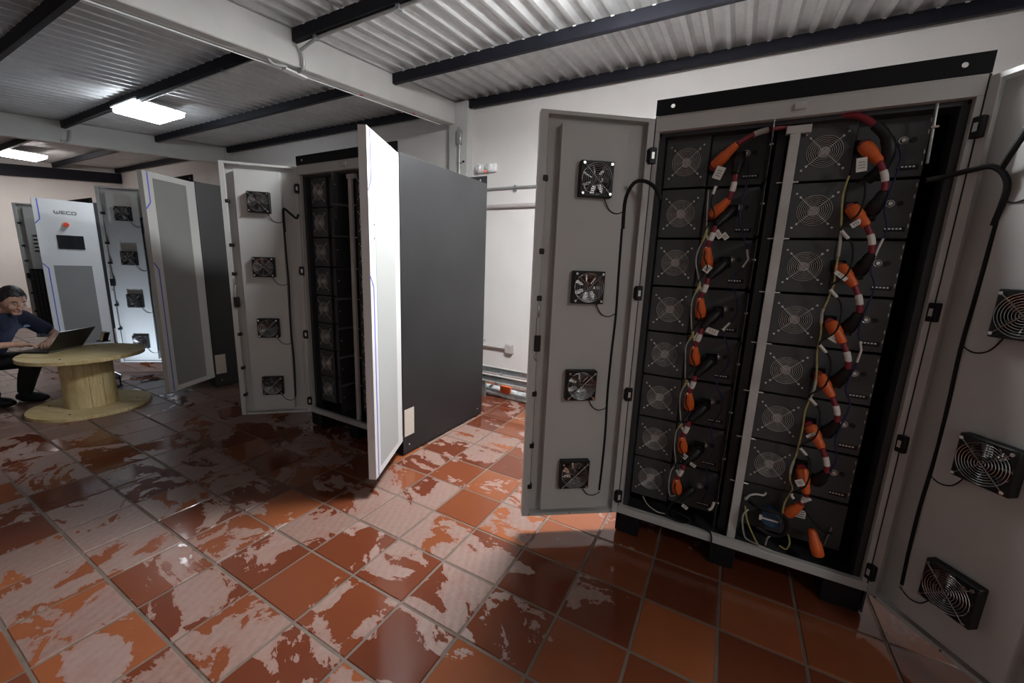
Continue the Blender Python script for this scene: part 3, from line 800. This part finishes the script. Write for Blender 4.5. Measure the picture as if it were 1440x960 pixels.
# ------------------------------------------------------------------ cables in cabinet A
def LA(lx, lz, ly=0.0):
    X, Y, t = CA
    return Vector((X+lx*math.cos(t)-ly*math.sin(t), Y+lx*math.sin(t)+ly*math.cos(t), lz))
def plug(pA, pB, r, m, parent, name, w=1.0):
    """angled connector: wide at pA (socket), narrow at pB (cable)"""
    d = pB-pA; L_ = d.length
    pts = [pA, pA+d*.06, pA+d*.30, pA+d*.5, pA+d*.62, pA+d*.9, pB]
    G().tube(pts, [r*.75, r, r*1.05, r*1.0, r*.82, r*.72, r*.5], 12).build(name, m, parent)
def screwset(p, parent):
    g = G()
    for dx, dz in ((-.019, .019), (.019, .019), (-.019, -.019), (.019, -.019)):
        g.cyl(p+Vector((dx, .012, dz)), p+Vector((dx, .005, dz)), .0035, 8)
    g.box(p.x-.024, p.x+.024, p.y+.011, p.y+.028, p.z-.024, p.z+.024)
    g.build('socket_flange', M['blackmetal'], parent, smooth=False)
def taglabel(p, rot, w, h, parent, y=-.004, name='paper_tag'):
    Mx = Matrix.Translation(p) @ Matrix.Rotation(rot, 4, 'Y')
    G().box(-w/2, w/2, y-.0008, y+.0008, -h/2, h/2, Mx).build(name, M['tag'], parent, smooth=False)
    g = G()
    for i in range(3): g.box(-w*.3, w*.3, y-.0014, y-.0008, -h*.25+i*h*.2, -h*.25+i*h*.2+.0022, Mx)
    tag(g.build('tag_print', M['module'], parent, smooth=False), kind='stuff')

rnd = random.Random(3)
def power_cable(label, pts_c, oA, oB, bA=None, bB=None, group='red power cables linking the modules', rr=.0105, tags=None, parent_loc=None):
    t = tag(empty('power_cable', oA), label, 'power cable', group)
    inv = Vector(oA)
    q = lambda p: Vector(p)-inv
    plug(q(oA), q(oB), .0235, M['orange'], t, 'orange_plug')
    screwset(q(oA)+Vector((0, .012, 0)), t)
    G().cyl(q(oA)+Vector((0, -.004, 0)), q(oA)+Vector((0, .03, 0)), .017, 12).build('plug_neck', M['redcable'], t)
    if bA is not None:
        plug(q(bA), q(bB), .0245, M['black'], t, 'black_plug')
        screwset(q(bA)+Vector((0, .012, 0)), t)
        G().cyl(q(bA)+Vector((0, -.004, 0)), q(bA)+Vector((0, .03, 0)), .018, 12).build('plug_neck', M['black'], t)
    path = smoothpath([q(p) for p in pts_c], 6)
    G().tube(path, rr, 10).build('cable', M['redcable'], t)
    if len(path) > 8:
        m = len(path)//2; G().tube(path[m-3:m+3] if len(path) > 14 else path[m-2:m+3], rr*1.12, 10).build('cable_label', M['tag'], t)
    if tags:
        for (p, rot, w_, h_) in tags: taglabel(q(p), rot, w_, h_, t)
    return t
FY = .060   # depth (local y) where plugs meet the module faces
YP = .020
# left column: top feed + seven links
z0 = ZK[0]
power_cable('dark red cable rising from topmost orange plug to the cabinet top, left stack', [LA(.344, 1.974, .01), LA(.40, 2.007, .02), LA(.46, 2.025, .035), LA(.53, 2.036, .06)],
            LA(.261, 1.897, FY-.01), LA(.344, 1.974, .01), tags=[(LA(.288, 1.86, .01), .35, .036, .052)])
names = ['first and second', 'second and third', 'third and fourth', 'fourth and fifth', 'fifth and sixth', 'sixth and seventh', 'seventh and lowest']
for k in range(7):
    bA_ = LA(.357, ZK[k]-.002+(.01 if k else .005), FY-.015); bB_ = LA(.301 if k else .354, ZK[k]-.066 if k else ZK[k]-.083, -.005)
    j = rnd.uniform(-.004, .004)
    if k == 0: oA_, oB_ = LA(.279, 1.684, FY-.02), LA(.341, 1.748, .0)
    else: oA_, oB_ = LA(.289+j, ZK[k+1]-.018, FY-.02), LA(.279+j, ZK[k+1]+.072, .0)
    mid = (bB_+oB_)/2 + Vector((.004, -.004, 0))
    tg = None
    if k == 0: tg = [(LA(.318, 1.600, -.005), -.6, .022, .04), (LA(.345, 1.592, .0), -.7, .022, .03)]
    if k == 1: tg = [(LA(.292, 1.449, -.01), .6, .03, .034)]
    if k == 3: tg = [(LA(.345, 1.168, .0), -1.3, .026, .052)]
    if k == 2: tg = [(LA(.285, 1.135, -.004), .3, .018, .04)]
    if k == 5: tg = [(LA(.30, .535, -.004), .5, .022, .026), (LA(.34, .50, .0), -1.1, .016, .03)]
    if k == 6: tg = [(LA(.33, .268, .0), -1.1, .018, .03)]
    power_cable(f'short red cable with orange and black plugs between {names[k]} modules, left stack', [bB_, mid, oB_], oA_, oB_, bA_, bB_, tags=tg)
# lowest black plug of the left stack
t = tag(empty('power_plug', LA(.357, ZK[7]+.03, FY)), 'lone black plug at the bottom of the left module stack', 'plug')
i0 = Vector(t.location); plug(LA(.357, ZK[7]+.03, FY-.02)-i0, LA(.301, ZK[7]-.04, 0)-i0, .020, M['black'], t, 'black_plug')
# right column
t = tag(empty('power_cable', LA(.8, 1.9, FY)), 'thick black and dark red cable arching at the top of right stack', 'power cable', 'red power cables linking the modules')
i0 = Vector(t.location)
G().tube(smoothpath([p-i0 for p in (LA(.668, 2.05, .05), LA(.716, 2.045, .03), LA(.758, 2.024, .02), LA(.80, 1.985, .012))]), .012, 10).build('cable', M['redcable'], t)
G().tube(smoothpath([p-i0 for p in (LA(.79, 1.996, .012), LA(.825, 1.955, .01), LA(.845, 1.90, .01), LA(.838, 1.845, .03), LA(.81, 1.81, FY))]), [.017]*8+[.021]*17, 12).build('black_plug', M['black'], t)
for k in range(8):
    zk = ZK[k] if k < 8 else 0
    oA_ = LA(.772+rnd.uniform(-.003, .003), zk-.0+.005, FY-.02); oB_ = LA(.822, zk-.072, -.005)
    if k == 7: continue
    if k == 6:
        oA_ = LA(.775, .589, FY-.02); oB_ = LA(.800, .492, .0)
        power_cable('orange plug joined to a second slanting orange plug near the right stack bottom', [oB_, LA(.798, .47, .0), LA(.785, .436, .0)], oA_, oB_, tags=[(LA(.767, .545, -.014), 1.0, .03, .03), (LA(.80, .47, -.014), .9, .012, .04)])
        t = tag(empty('power_plug', LA(.756, .361, FY)), 'slanting orange plug low in the right stack beside white sticker', 'plug', 'loose orange plugs')
        i0 = Vector(t.location); plug(LA(.752, .358, FY-.03)-i0, LA(.79, .440, .0)-i0, .023, M['orange'], t, 'orange_plug')
        t = tag(empty('power_plug', LA(.85, .32, FY)), 'lowest orange plug hanging in the right bottom corner of cabinet', 'plug', 'loose orange plugs')
        i0 = Vector(t.location); plug(LA(.885, .215, .0)-i0, LA(.849, .32, .03)-i0, .024, M['orange'], t, 'orange_plug')
        continue
    bA_ = LA(.834, ZK[k+1]-.022, FY-.02); bB_ = LA(.852, ZK[k+1]+.056, -.005)
    mid = (bB_+oB_)/2 + Vector((.006, -.006, 0))
    tg = None
    if k == 0: tg = [(LA(.768, 1.852, -.012), -.12, .032, .05)]
    if k == 1: tg = [(LA(.787, 1.64, -.004), .9, .02, .034)]
    if k == 3: tg = [(LA(.795, 1.195, .004), .5, .034, .042)]
    if k == 2: tg = [(LA(.77, 1.44, -.014), -.9, .016, .05)]
    if k == 5: tg = [(LA(.775, .765, -.0), .8, .012, .036)]
    power_cable(f'short red cable with orange and black plugs between {names[k]} modules, right stack', [oB_, mid, bB_], oA_, oB_, bA_, bB_, tags=tg)

# signal harnesses
def harness(name, pts, m, r, label, cat='signal cable', bands=(), group='thin signal cables in the nearest cabinet', band_m='tag'):
    p0 = LA(*pts[0][:2], pts[0][2] if len(pts[0]) > 2 else .0)
    t = tag(empty(name, p0), label, cat, group)
    P = [LA(p[0], p[1], p[2] if len(p) > 2 else .008)-p0 for p in pts]
    path = smoothpath(P, 4)
    G().tube(path, r, 7).build('wire', m, t)
    for (i, mm, rr) in bands:
        j = min(len(path)-3, i*4); G().tube([path[j-2], path[j], path[j+2]], rr, 8).build('cable_sleeve', M[mm], t)
    return t
yl = [(0.253,1.80,.05),(0.259,1.724),(0.265,1.647),(0.268,1.6,-.006),(0.244,1.531),(0.241,1.473),(0.262,1.402),(0.268,1.37,-.006),(0.246,1.31),(0.247,1.242),(0.257,1.175),(0.267,1.142,-.006),(0.244,1.09),(0.246,1.03),(0.257,.929),(0.266,.915,-.006),(0.246,0.855),(0.248,0.782),(0.262,0.71),(0.266,.69,-.006),(0.247,0.65),(0.248,0.56),(0.263,0.48),(0.246,0.436),(0.243,0.356),(0.256,0.3),(0.282,0.288,.05)]
harness('signal_cable', yl, M['greywire'], .0032, 'thin yellowish grey wire snaking down the left module stack', bands=[(3,'yellow',.0062),(7,'yellow',.0062),(11,'yellow',.0062),(15,'yellow',.0062),(19,'yellow',.0062)])
bl = [(0.285,1.80,.05)]
for k in range(1, 8): bl += [(.282, ZK[k]+.10, .0), (.272, ZK[k]+.03, -.012), (.292, ZK[k]-.02, -.014), (.262, ZK[k]-.085, -.004)]
harness('signal_cable', bl, M['rubber'], .003, 'thin black wire looping over the orange plugs, left stack', bands=[(4*k+1,'tag',.0058) for k in range(7)])
blt = []
for k in range(1, 8): blt.append((.250, ZK[k]-.10))
yr = [(0.747,1.824,.04),(0.733,1.749),(0.743,1.655),(0.753,1.559),(0.755,1.475),(0.755,1.404,-.006),(0.744,1.322),(0.737,1.286),(0.746,1.197),(0.745,1.121),(0.756,1.045),(0.756,0.967,-.006),(0.743,0.868),(0.745,0.786),(0.741,0.668),(0.731,0.597),(0.734,0.538),(0.75,0.495),(0.731,0.421),(0.73,0.337),(0.733,0.30,.04)]
harness('signal_cable', yr, M['yellow'], .0036, 'yellow green wire winding down the right module stack', bands=[(3,'greywire',.0055),(7,'greywire',.0055),(11,'greywire',.0055),(15,'greywire',.0055)])
br = [(0.773,1.80,.04)]
for k in range(1, 7): br += [(.790, ZK[k]+.09, .004), (.797, ZK[k]+.03, -.010), (.785, ZK[k]-.03, -.018), (.745, ZK[k]-.075, -.01), (.757, ZK[k]-.10, -.004)]
harness('signal_cable', br, M['rubber'], .0034, 'black wire crossing the orange plugs of the right stack', bands=[(5*k+5,'tag',.0062) for k in range(6)])
bu = [(0.392,1.90,.04),(0.402,1.835,.02),(0.389,1.69),(0.419,1.585),(0.447,1.495),(0.408,1.431),(0.4,1.384),(0.425,1.322),(0.43,1.242),(0.394,1.19),(0.395,1.156),(0.42,1.093),(.428,1.02),(.395,.95),(.40,.90),(.425,.86),(.425,.79),(.40,.72),(.405,.66),(.425,.60),(.40,.52),(.41,.44),(.42,.39),(.40,.30,.03)]
harness('signal_cable', bu, M['bluewire'], .0032, 'dark blue wire hanging at the right of the left stack', bands=[(4,'tag',.0048),(9,'tag',.0048)])
bu2 = [(.872,1.93,.04),(.885,1.87,.02),(.875,1.78),(.865,1.70),(.885,1.62),(.872,1.55),(.862,1.47),(.885,1.40),(.87,1.30),(.865,1.22),(.885,1.15),(.87,1.05),(.862,.98),(.885,.92),(.87,.82),(.862,.75),(.88,.68),(.865,.60,.02)]
harness('signal_cable', bu2, M['bluewire'], .0032, 'dark blue wire hanging at the right of the right stack', bands=[(5,'tag',.0042),(10,'tag',.0042)])

# control unit at the bottom of the right stack
cu = tag(empty('control_unit', LA(.568, ZK[7], .072), CA[2]), 'fanless dark unit with a pale arched handle below the right stack', 'control unit')
G().box(.0, .404, .012, .5, -.11, .11).build('chassis', M['module2'], cu, bevel=.002)
G().tube(smoothpath([(.020, .012, .027), (.018, -.02, .035), (.030, -.025, .062), (.055, -.025, .077), (.085, -.02, .079), (.098, .012, .078)]), .0045, 8).build('handle', M['tag'], cu)
G().cyl((.128, .012, -.022), (.128, -.045, -.022), .045, 28).build('round_socket', M['bluegrey'], cu, bevel=.008)
G().box(.08, .09, -.05, -.044, -.032, -.008).build('socket_latch', M['tag'], cu)
G().box(.09, .155, -.05, -.044, -.024, -.018).build('socket_latch', M['tag'], cu)
G().box(.222, .262, .009, .0125, .0, .038).build('sticker', M['tag'], cu)
g = G()
for i in range(3): g.box(.228, .256, .008, .009, .007+i*.011, .010+i*.011)
g.build('sticker_print', M['module'], cu, smooth=False)
G().tube([(.345, .0, -.10), (.36, .0, .0)], .003, 6).build('edge_rod', M['steel'], cu)
harness('signal_cable', [(.60,.335,.02),(.58,.30,.0),(.60,.20,.02),(.63,.17,.03),(.72,.155,.03)], M['greywire'], .004, 'pale grey wire bending along the cabinet bottom under the unit')
harness('signal_cable', [(.585,.35,.02),(.60,.29,.0),(.635,.22,.0),(.665,.165,.02)], M['yellow'], .0036, 'short yellow wire hanging left of the blue round connector')
harness('signal_cable', [(.69,.18,.02),(.69,.23,.0),(.705,.25,.0),(.72,.24,.03)], M['greywire'], .004, 'small pale wire hook standing below the blue round connector')
harness('signal_cable', [(.74,.21,.0),(.765,.205,-.004),(.775,.24,.0),(.77,.26,.03)], M['yellow'], .0035, 'short curled wire to the right of the blue round connector')
harness('signal_cable', [(.60,.37,.03),(.62,.38,-.01),(.66,.375,-.015),(.72,.37,-.01),(.75,.33,.0),(.745,.27,.0),(.70,.25,.0),(.64,.27,.0)], M['rubber'], .008, 'thick black cable curling around the blue round connector', bands=())
harness('signal_cable', [(.80,.43,.0),(.84,.38,-.01),(.89,.34,.0),(.92,.32,.04)], M['rubber'], .006, 'black cable slanting right from the lowest orange plugs')
harness('signal_cable', [(.12,.235,.04),(.15,.20,.03),(.20,.175,.03),(.24,.172,.04)], M['greywire'], .0028, 'thin grey wire curled under the lowest left module')
harness('cable_bracket', [(.27,.26,.03),(.25,.18,.02),(.33,.165,.02),(.36,.19,.03),(.27,.21,.03)], M['rubber'], .005, 'small black wire bracket at the bottom left of nearest cabinet', 'bracket')
harness('signal_cable', [(.36,.17,.03),(.44,.165,.02),(.463,.158,-.004),(.468,.10,-.012),(.468,.05,-.008)], M['rubber'], .004, 'thin black wire drooping over the front bottom rail of nearest cabinet')
harness('torn_label', [(.452,.36,-.05),(.447,.33,-.05),(.435,.315,-.05)], M['tag'], .006, 'torn white sticker scrap hanging low on left stack guard', 'sticker')
# upright guard bar at top of right stack
gb = tag(empty('guard_bar', LA(.954, 2.09, .03)), 'thin dark upright metal bar at the top right inside nearest cabinet', 'bar')
i0 = Vector(gb.location); G().tube([Vector((0,0,0)), LA(.963, 1.851, .03)-i0], .005, 8).build('bar', M['steel'], gb)
G().cyl(LA(.95, 1.972, .02)-i0, LA(.97, 1.972, .02)-i0, .004, 8).build('bolt', M['screw'], gb)

# ------------------------------------------------------------------ wooden cable drum used as a table
SX, SY, SR, ST = -5.038, 1.202, .404, .514
sp = tag(empty('cable_drum', (SX, SY, 0), .55), 'round pine cable drum standing on end as a low table', 'cable drum')
def flange(z0, z1, nm):
    """five planks cut to a circle"""
    edges = [-.404, -.25, -.09, .07, .23, .404]
    for a_, b_ in zip(edges[:-1], edges[1:]):
        a2, b2 = a_+.002, b_-.002
        pts = []
        n = 14
        for i in range(n+1):
            y = a2+(b2-a2)*i/n; pts.append((math.sqrt(max(0, SR*SR-y*y)), y))
        for i in range(n, -1, -1):
            y = a2+(b2-a2)*i/n; pts.append((-math.sqrt(max(0, SR*SR-y*y)), y))
        dz = random.uniform(-.0015, .0015)
        q = []
        for p in pts:
            if not q or (abs(p[0]-q[-1][0])+abs(p[1]-q[-1][1])) > 1e-4: q.append(p)
        G().prism(q, z0+dz, z1+dz, 'z').build(nm, M['wood'], sp, bevel=.0015)
flange(ST-.032, ST, 'plank'); flange(.0, .030, 'plank')
for i in range(12):
    a = 2*PI*i/12; g = G(); h = 2*PI/24*.975
    P = [(.173*math.cos(a-h), .173*math.sin(a-h)), (.176*math.cos(a), .176*math.sin(a)), (.173*math.cos(a+h), .173*math.sin(a+h)), (.15*math.cos(a+h), .15*math.sin(a+h)), (.15*math.cos(a-h), .15*math.sin(a-h))]
    G().prism(P, .030, ST-.032, 'z').build('stave', M['wood2'], sp, bevel=.002)
for (r, a) in ((.30, .6), (.31, 2.1), (.29, 3.5), (.3, 5.0)):
    G().cyl((r*math.cos(a), r*math.sin(a), .0285), (r*math.cos(a), r*math.sin(a), .033), .007, 8).build('bolt', M['blackmetal'], sp)
    G().cyl((r*math.cos(a), r*math.sin(a), ST-.002), (r*math.cos(a), r*math.sin(a), ST+.002), .007, 8).build('bolt', M['blackmetal'], sp)

# ------------------------------------------------------------------ laptop
la = math.atan2(1.0-1.27, -5.14+5.33)         # direction of the hinge from far to near end
lt = tag(empty('laptop', (-5.235, 1.135, ST+.003), la), 'black laptop open on the wooden drum, lid facing the camera', 'laptop')
# local x along the hinge, local -y towards the man
G().box(-.165, .165, -.235, .0, .0, .014).build('base', M['laptop'], lt, bevel=.004)
g = G()
for r in range(5):
    for c in range(14): g.box(-.148+c*.0213, -.148+c*.0213+.018, -.10+r*.0175-.02, -.10+r*.0175-.006, .014, .0152)
tag(g.build('keyboard', M['module2'], lt, smooth=False), kind='stuff')
G().box(-.04, .04, -.22, -.15, .0135, .0145).build('touchpad', M['module'], lt)
Ml = Matrix.Translation((0, .002, .012)) @ Matrix.Rotation(math.radians(-36), 4, 'X')
G().box(-.165, .165, -.004, .004, .0, .225, Ml).build('lid', M['laptop'], lt, bevel=.003)
G().box(-.155, .155, -.0052, -.0042, .012, .215, Ml).build('screen', mk_emit('lit_screen', (.5, .62, .8), .35), lt)
G().box(-.165, .165, -.0045, .0045, .225, .2275, Ml).build('lid_edge', M['silver'], lt)
G().tube([(-.15, .002, .012), (.15, .002, .012)], .006, 8).build('hinge', M['silver'], lt)
lp = tag(empty('folded_tray', (-5.13, 1.07, ST+.0015), la), 'pale flat tray edge showing just beneath the laptop', 'tray')
# small stand with a handset
ph = tag(empty('label_printer', (-5.47, 1.45, ST+.003), .35), 'small cream handheld scanner propped on the wooden drum', 'handheld scanner')
G().box(-.05, .05, -.025, .035, .0, .012).build('base', M['black'], ph, bevel=.004)
Mx = Matrix.Translation((.0, .0, .01)) @ Matrix.Rotation(.45, 4, 'Y')
G().box(-.02, .02, -.022, .022, .0, .10, Mx).build('body', mat('cream_plastic', (.62, .55, .38), .5), ph, bevel=.008, seg=2)
G().box(.02, .028, -.024, .024, .0, .11, Mx).build('cover', M['black'], ph, bevel=.003)
bpy.data.objects.remove(lp)

# small work light and cords on the floor behind the drum
wl = tag(empty('work_light', (-5.62, 1.50, 0), math.radians(41)), 'small pale work light on the floor behind the wooden drum', 'work light')
G().box(-.075, .075, -.05, .05, .0, .015).build('base', M['black'], wl, bevel=.004)
for x_ in (-.085, .085): G().tube([(x_, 0, .012), (x_, 0, .12)], .006, 8).build('bracket', M['black'], wl)
Mw = Matrix.Translation((0, 0, .12)) @ Matrix.Rotation(math.radians(55), 4, 'X')
G().box(-.078, .078, -.025, .025, -.06, .06, Mw).build('housing', M['plastic'], wl, bevel=.012, seg=2)
G().box(-.065, .065, .025, .029, -.048, .048, Mw).build('lamp_glass', mk_emit('work_light_glass', (.75, .86, 1.0), 6), wl, bevel=.002)
L = bpy.data.lights.new('work_beam', 'AREA'); L.shape = 'RECTANGLE'; L.size = .12; L.size_y = .09; L.energy = 8; L.color = (.72, .84, 1.0)
lo = bpy.data.objects.new('work_beam', L); col.objects.link(lo); lo.parent = wl
lo.matrix_local = Mw @ Matrix.Translation((0, .034, 0)) @ Matrix.Rotation(math.radians(90), 4, 'X')
for k in range(3):
    r = random.Random(k)
    pts = [(-5.9+r.uniform(-.05, .05), 1.75, .01)]
    for i in range(5): pts.append((-5.85+.08*i+r.uniform(-.06, .06), 1.82+r.uniform(-.12, .12), .006+(.03 if i == 2 else 0)))
    thing_mesh(G().tube(smoothpath(pts, 6), .004, 6), 'coiled_lead', M['rubber'], ('thin dark cord coiled on the floor beside the work light', 'second thin cord trailing from the work light toward the fan door', 'third thin cord looping by the work light')[k], 'cord', 'cords by the work light')

# ------------------------------------------------------------------ person seated at the drum
PX = tag(empty('person', (-5.93, .68, 0)), 'seated person in navy t-shirt and dark trousers typing on the laptop', 'person')
po = Vector(PX.location)
f = Vector((.83, .56, 0)).normalized(); rt = Vector((f.y, -f.x, 0)); up = Vector((0, 0, 1))
hip = Vector((-5.90, .69, .40)); neck = Vector((-5.655, .87, .835)); head = Vector((-5.575, .94, .955))
shR = neck + rt*.175 - up*.055 - f*.01; shL = neck - rt*.175 - up*.055 - f*.01
elR = Vector((-5.52, .66, .585)); wrR = Vector((-5.475, .885, .575)); haR = Vector((-5.455, .96, .56))
elL = Vector((-5.64, 1.17, .61)); wrL = Vector((-5.48, 1.095, .575)); haL = Vector((-5.42, 1.07, .56))
def voxel(g, name, m, parent, vs, smooth=2, it=0):
    g.v = [tuple(Vector(p)-po) for p in g.v]
    o = g.build(name, m, parent, smooth=True)
    md = o.modifiers.new('r', 'REMESH'); md.mode = 'VOXEL'; md.voxel_size = vs; md.use_smooth_shade = True
    if smooth: s_ = o.modifiers.new('s', 'SMOOTH'); s_.factor = .5; s_.iterations = smooth
    return o
def limb(g, pts, rs, n=14, k=5):
    P = smoothpath(pts, k); m = len(P); R = []
    for i in range(m):
        t = i/(m-1)*(len(rs)-1); j = min(int(t), len(rs)-2); R.append(rs[j]+(rs[j+1]-rs[j])*(t-j))
    g.tube(P, R, n); g.sphere(P[0], R[0], 12, 8); g.sphere(P[-1], R[-1], 12, 8)
# skin: head, neck, forearms, hands
g = G()
look = (f*.95 + rt*.28 - up*.42).normalized(); side = look.cross(up).normalized(); hu = side.cross(look).normalized()
def hp(a, b, c): return head + side*a + look*b + hu*c     # right, forward, up
g2 = G().sphere((0, 0, 0), 1, 24, 16)
for p in g2.v:
    x, y, z = p
    wx = .078*(1-.22*max(0, -z)**1.5); wy = .098*(1 - .10*max(0, -z)); wz = .118 if z > 0 else .125
    if y > .3: y2 = y*(1-.08*abs(x))
    else: y2 = y
    q = hp(x*wx, y2*wy, z*wz); g.v.append(tuple(q))
g.f += g2.f
def blob(c, r, s=(1,1,1)):
    b = len(g.v); g3 = G().sphere((0,0,0), r, 12, 8)
    for p in g3.v: g.v.append(tuple(Vector(c) + side*p[0]*s[0] + look*p[1]*s[1] + hu*p[2]*s[2]))
    g.f += [tuple(b+i for i in q) for q in g3.f]
blob(hp(0, .096, -.012), .016, (.75, 1, 1.5)); blob(hp(0, .106, -.030), .014, (1.2, 1, .8))       # nose
blob(hp(.034, .072, -.030), .028, (1, .8, 1)); blob(hp(-.034, .072, -.030), .028, (1, .8, 1))     # cheeks
blob(hp(0, .072, -.092), .028, (1.2, .9, .8)); blob(hp(0, .090, .018), .02, (2.2, .5, .45))       # chin, brow
blob(hp(0, .088, -.060), .016, (1.5, .8, .8))
for s_ in (-1, 1): blob(hp(.080*s_, -.006, -.012), .024, (.4, .7, 1.3))                            # ears
limb(g, [neck-up*.05, neck+up*.02, head-up*.05-look*.02], [.058, .052, .055])
limb(g, [shR+(elR-shR)*.45, elR, wrR], [.040, .037, .024]); limb(g, [shL+(elL-shL)*.45, elL, wrL], [.040, .037, .024])
for (wr, ha, sgn) in ((wrR, haR, 1), (wrL, haL, -1)):
    d = (ha-wr); d.z = -.012; d = d.normalized(); s2 = d.cross(up).normalized()    # s2 points to the right of the hand
    limb(g, [wr, wr+d*.045], [.023, .028], 12, 3)
    for i in range(4):
        o_ = (-.027+.018*i)
        b0 = wr + d*.07 + s2*o_*.9
        limb(g, [wr+d*.03+s2*o_*.7, b0+up*.004], [.014, .0115], 10, 3)
        L_ = (.030, .036, .034, .026)[i if sgn < 0 else 3-i]
        b1 = b0 + d*L_ + s2*o_*.15 + up*.006; b2 = b1 + d*L_*.62 - up*.012; b3 = b2 + d*L_*.35 - up*.016
        limb(g, [b0+up*.004, b1, b2, b3], [.0100, .0092, .0083, .0073], 10, 3)
    th = -s2*sgn
    limb(g, [wr+d*.02+th*.015, wr+d*.045+th*.038-up*.006, wr+d*.075+th*.045-up*.014, wr+d*.095+th*.042-up*.02], [.014, .0115, .0100, .0085], 10, 3)
voxel(g, 'body', M['skin'], PX, .0045, 3)
# eyes, brows, mouth
for s_ in (-1, 1):
    q = G().sphere(hp(.030*s_, .083, .004)-po, .0105, 12, 8); q.build('eye', M['eyewhite'], PX)
    q = G().sphere(hp(.030*s_, .0885, .002)-po, .0065, 10, 6); q.build('pupil', M['hair'], PX)
    q = G().tube([hp(.014*s_, .097, .024)-po, hp(.030*s_, .094, .030)-po, hp(.048*s_, .083, .025)-po], [.003, .0045, .0025], 8); q.build('eyebrow', M['hair'], PX)
    q = G().tube([hp(.018*s_, .0925, .006)-po, hp(.030*s_, .0955, .012)-po, hp(.043*s_, .088, .007)-po], .0026, 6); q.build('eyelid', M['skin'], PX)
G().tube([hp(-.024, .092, -.066)-po, hp(0, .103, -.063)-po, hp(.024, .092, -.066)-po], [.002, .0055, .002], 8).build('mouth', M['lip'], PX)
# hair: short crop, fuller on top, fringe on the forehead
g = G(); g2 = G().sphere((0,0,0), 1, 36, 24)
for p in g2.v:
    x, y, z = p
    az = math.atan2(abs(x), y)                       # 0 at the face, pi at the nape
    lim = .50 if az < .75 else (.50-.55*(az-.75)/.5 if az < 1.25 else (-.05-.55*min(1, (az-1.25)/.9)))
    lim += .05*math.sin(az*19+x*6)
    zz = max(z, lim); k_ = math.sqrt(max(0, 1-zz*zz))/max(1e-4, math.sqrt(max(1e-6, 1-z*z))) if z < lim else 1
    inn = .90 if z < lim else 1.0
    n_ = 1+.02*math.sin(x*23+z*11)*math.sin(y*19)
    g.v.append(tuple(hp(x*k_*.087*inn*n_, (y*k_*.105-.006)*inn*n_, zz*.128*n_+.006 if z >= lim else zz*.122+.006)))
g.f += g2.f
voxel(g, 'hair', M['hair'], PX, .004, 1)
# t-shirt
g = G()
ch = neck*.72+hip*.28
limb(g, [hip-up*.02, hip+(neck-hip)*.35, hip+(neck-hip)*.7, neck-up*.075-f*.01], [.165, .162, .155, .105], 18)
for s_, sh, el in ((1, shR, elR), (-1, shL, elL)):
    limb(g, [ch+rt*.05*s_, ch+rt*.09*s_+up*.02, sh-up*.02], [.125, .112, .068], 16)
    limb(g, [sh, sh+(el-sh)*.5, sh+(el-sh)*.68], [.068, .062, .062], 16)
limb(g, [neck-up*.075, neck-up*.025], [.082, .062], 16)
voxel(g, 'shirt', M['shirt'], PX, .009, 4)
cp = ch + f*.150 - rt*(-.0) + up*.03
lgp = neck + f*.118 - rt*.075 - up*.125
g = G().tube([lgp-rt*.028-po, lgp+rt*.0+up*.008-po, lgp+rt*.022-up*.002-po], [.006, .012, .005], 8); g.build('shirt_print', M['logo'], PX)
# trousers
kR = Vector((-5.56, .66, .40)); aR = Vector((-5.68, .74, .11)); kL = Vector((-5.58, 1.00, .40)); aL = Vector((-5.66, .93, .11))
g = G(); g.sphere(hip-up*.03, .155, 16, 10, (1, 1, .75))
limb(g, [hip+rt*.09-up*.03, kR], [.100, .068], 16); limb(g, [kR, kR*.5+aR*.5-f*.01, aR], [.070, .066, .052], 16)
limb(g, [hip-rt*.09-up*.03, kL], [.100, .068], 16); limb(g, [kL, kL*.5+aL*.5-f*.01, aL], [.070, .066, .052], 16)
voxel(g, 'trousers', M['trouser'], PX, .010, 4)
for a_, dr in ((aR, Vector((.5, .25, 0))), (aL, Vector((.8, .45, 0)))):
    d = dr.normalized(); g = G(); b0 = Vector((a_.x, a_.y, .045)); 
    g2 = G()
    pts = [b0-d*.07, b0-d*.03, b0+d*.06, b0+d*.14, b0+d*.19]
    g2.tube(pts, [.032, .045, .046, .042, .022], 14)
    for p in g2.v:
        z = max(.002, min(p[2], .10)); g.v.append((p[0]-po.x, p[1]-po.y, z))
    g.f = g2.f
    g.tube([Vector((a_.x, a_.y, .06))-po, Vector((a_.x, a_.y, .115))-po], [.045, .045], 12)
    g.build('shoe', M['shoe'], PX)
st = tag(empty('stool', (hip.x-.02, hip.y-.01, 0)), 'low dark stool under the seated person', 'stool')
G().cyl((0, 0, .225), (0, 0, .255), .15, 24).build('seat', M['black'], st, bevel=.006)
for i in range(4):
    a = PI/4+PI/2*i; G().tube([(.12*math.cos(a), .12*math.sin(a), .226), (.15*math.cos(a), .15*math.sin(a), .0)], .012, 8).build('leg', M['blackmetal'], st)
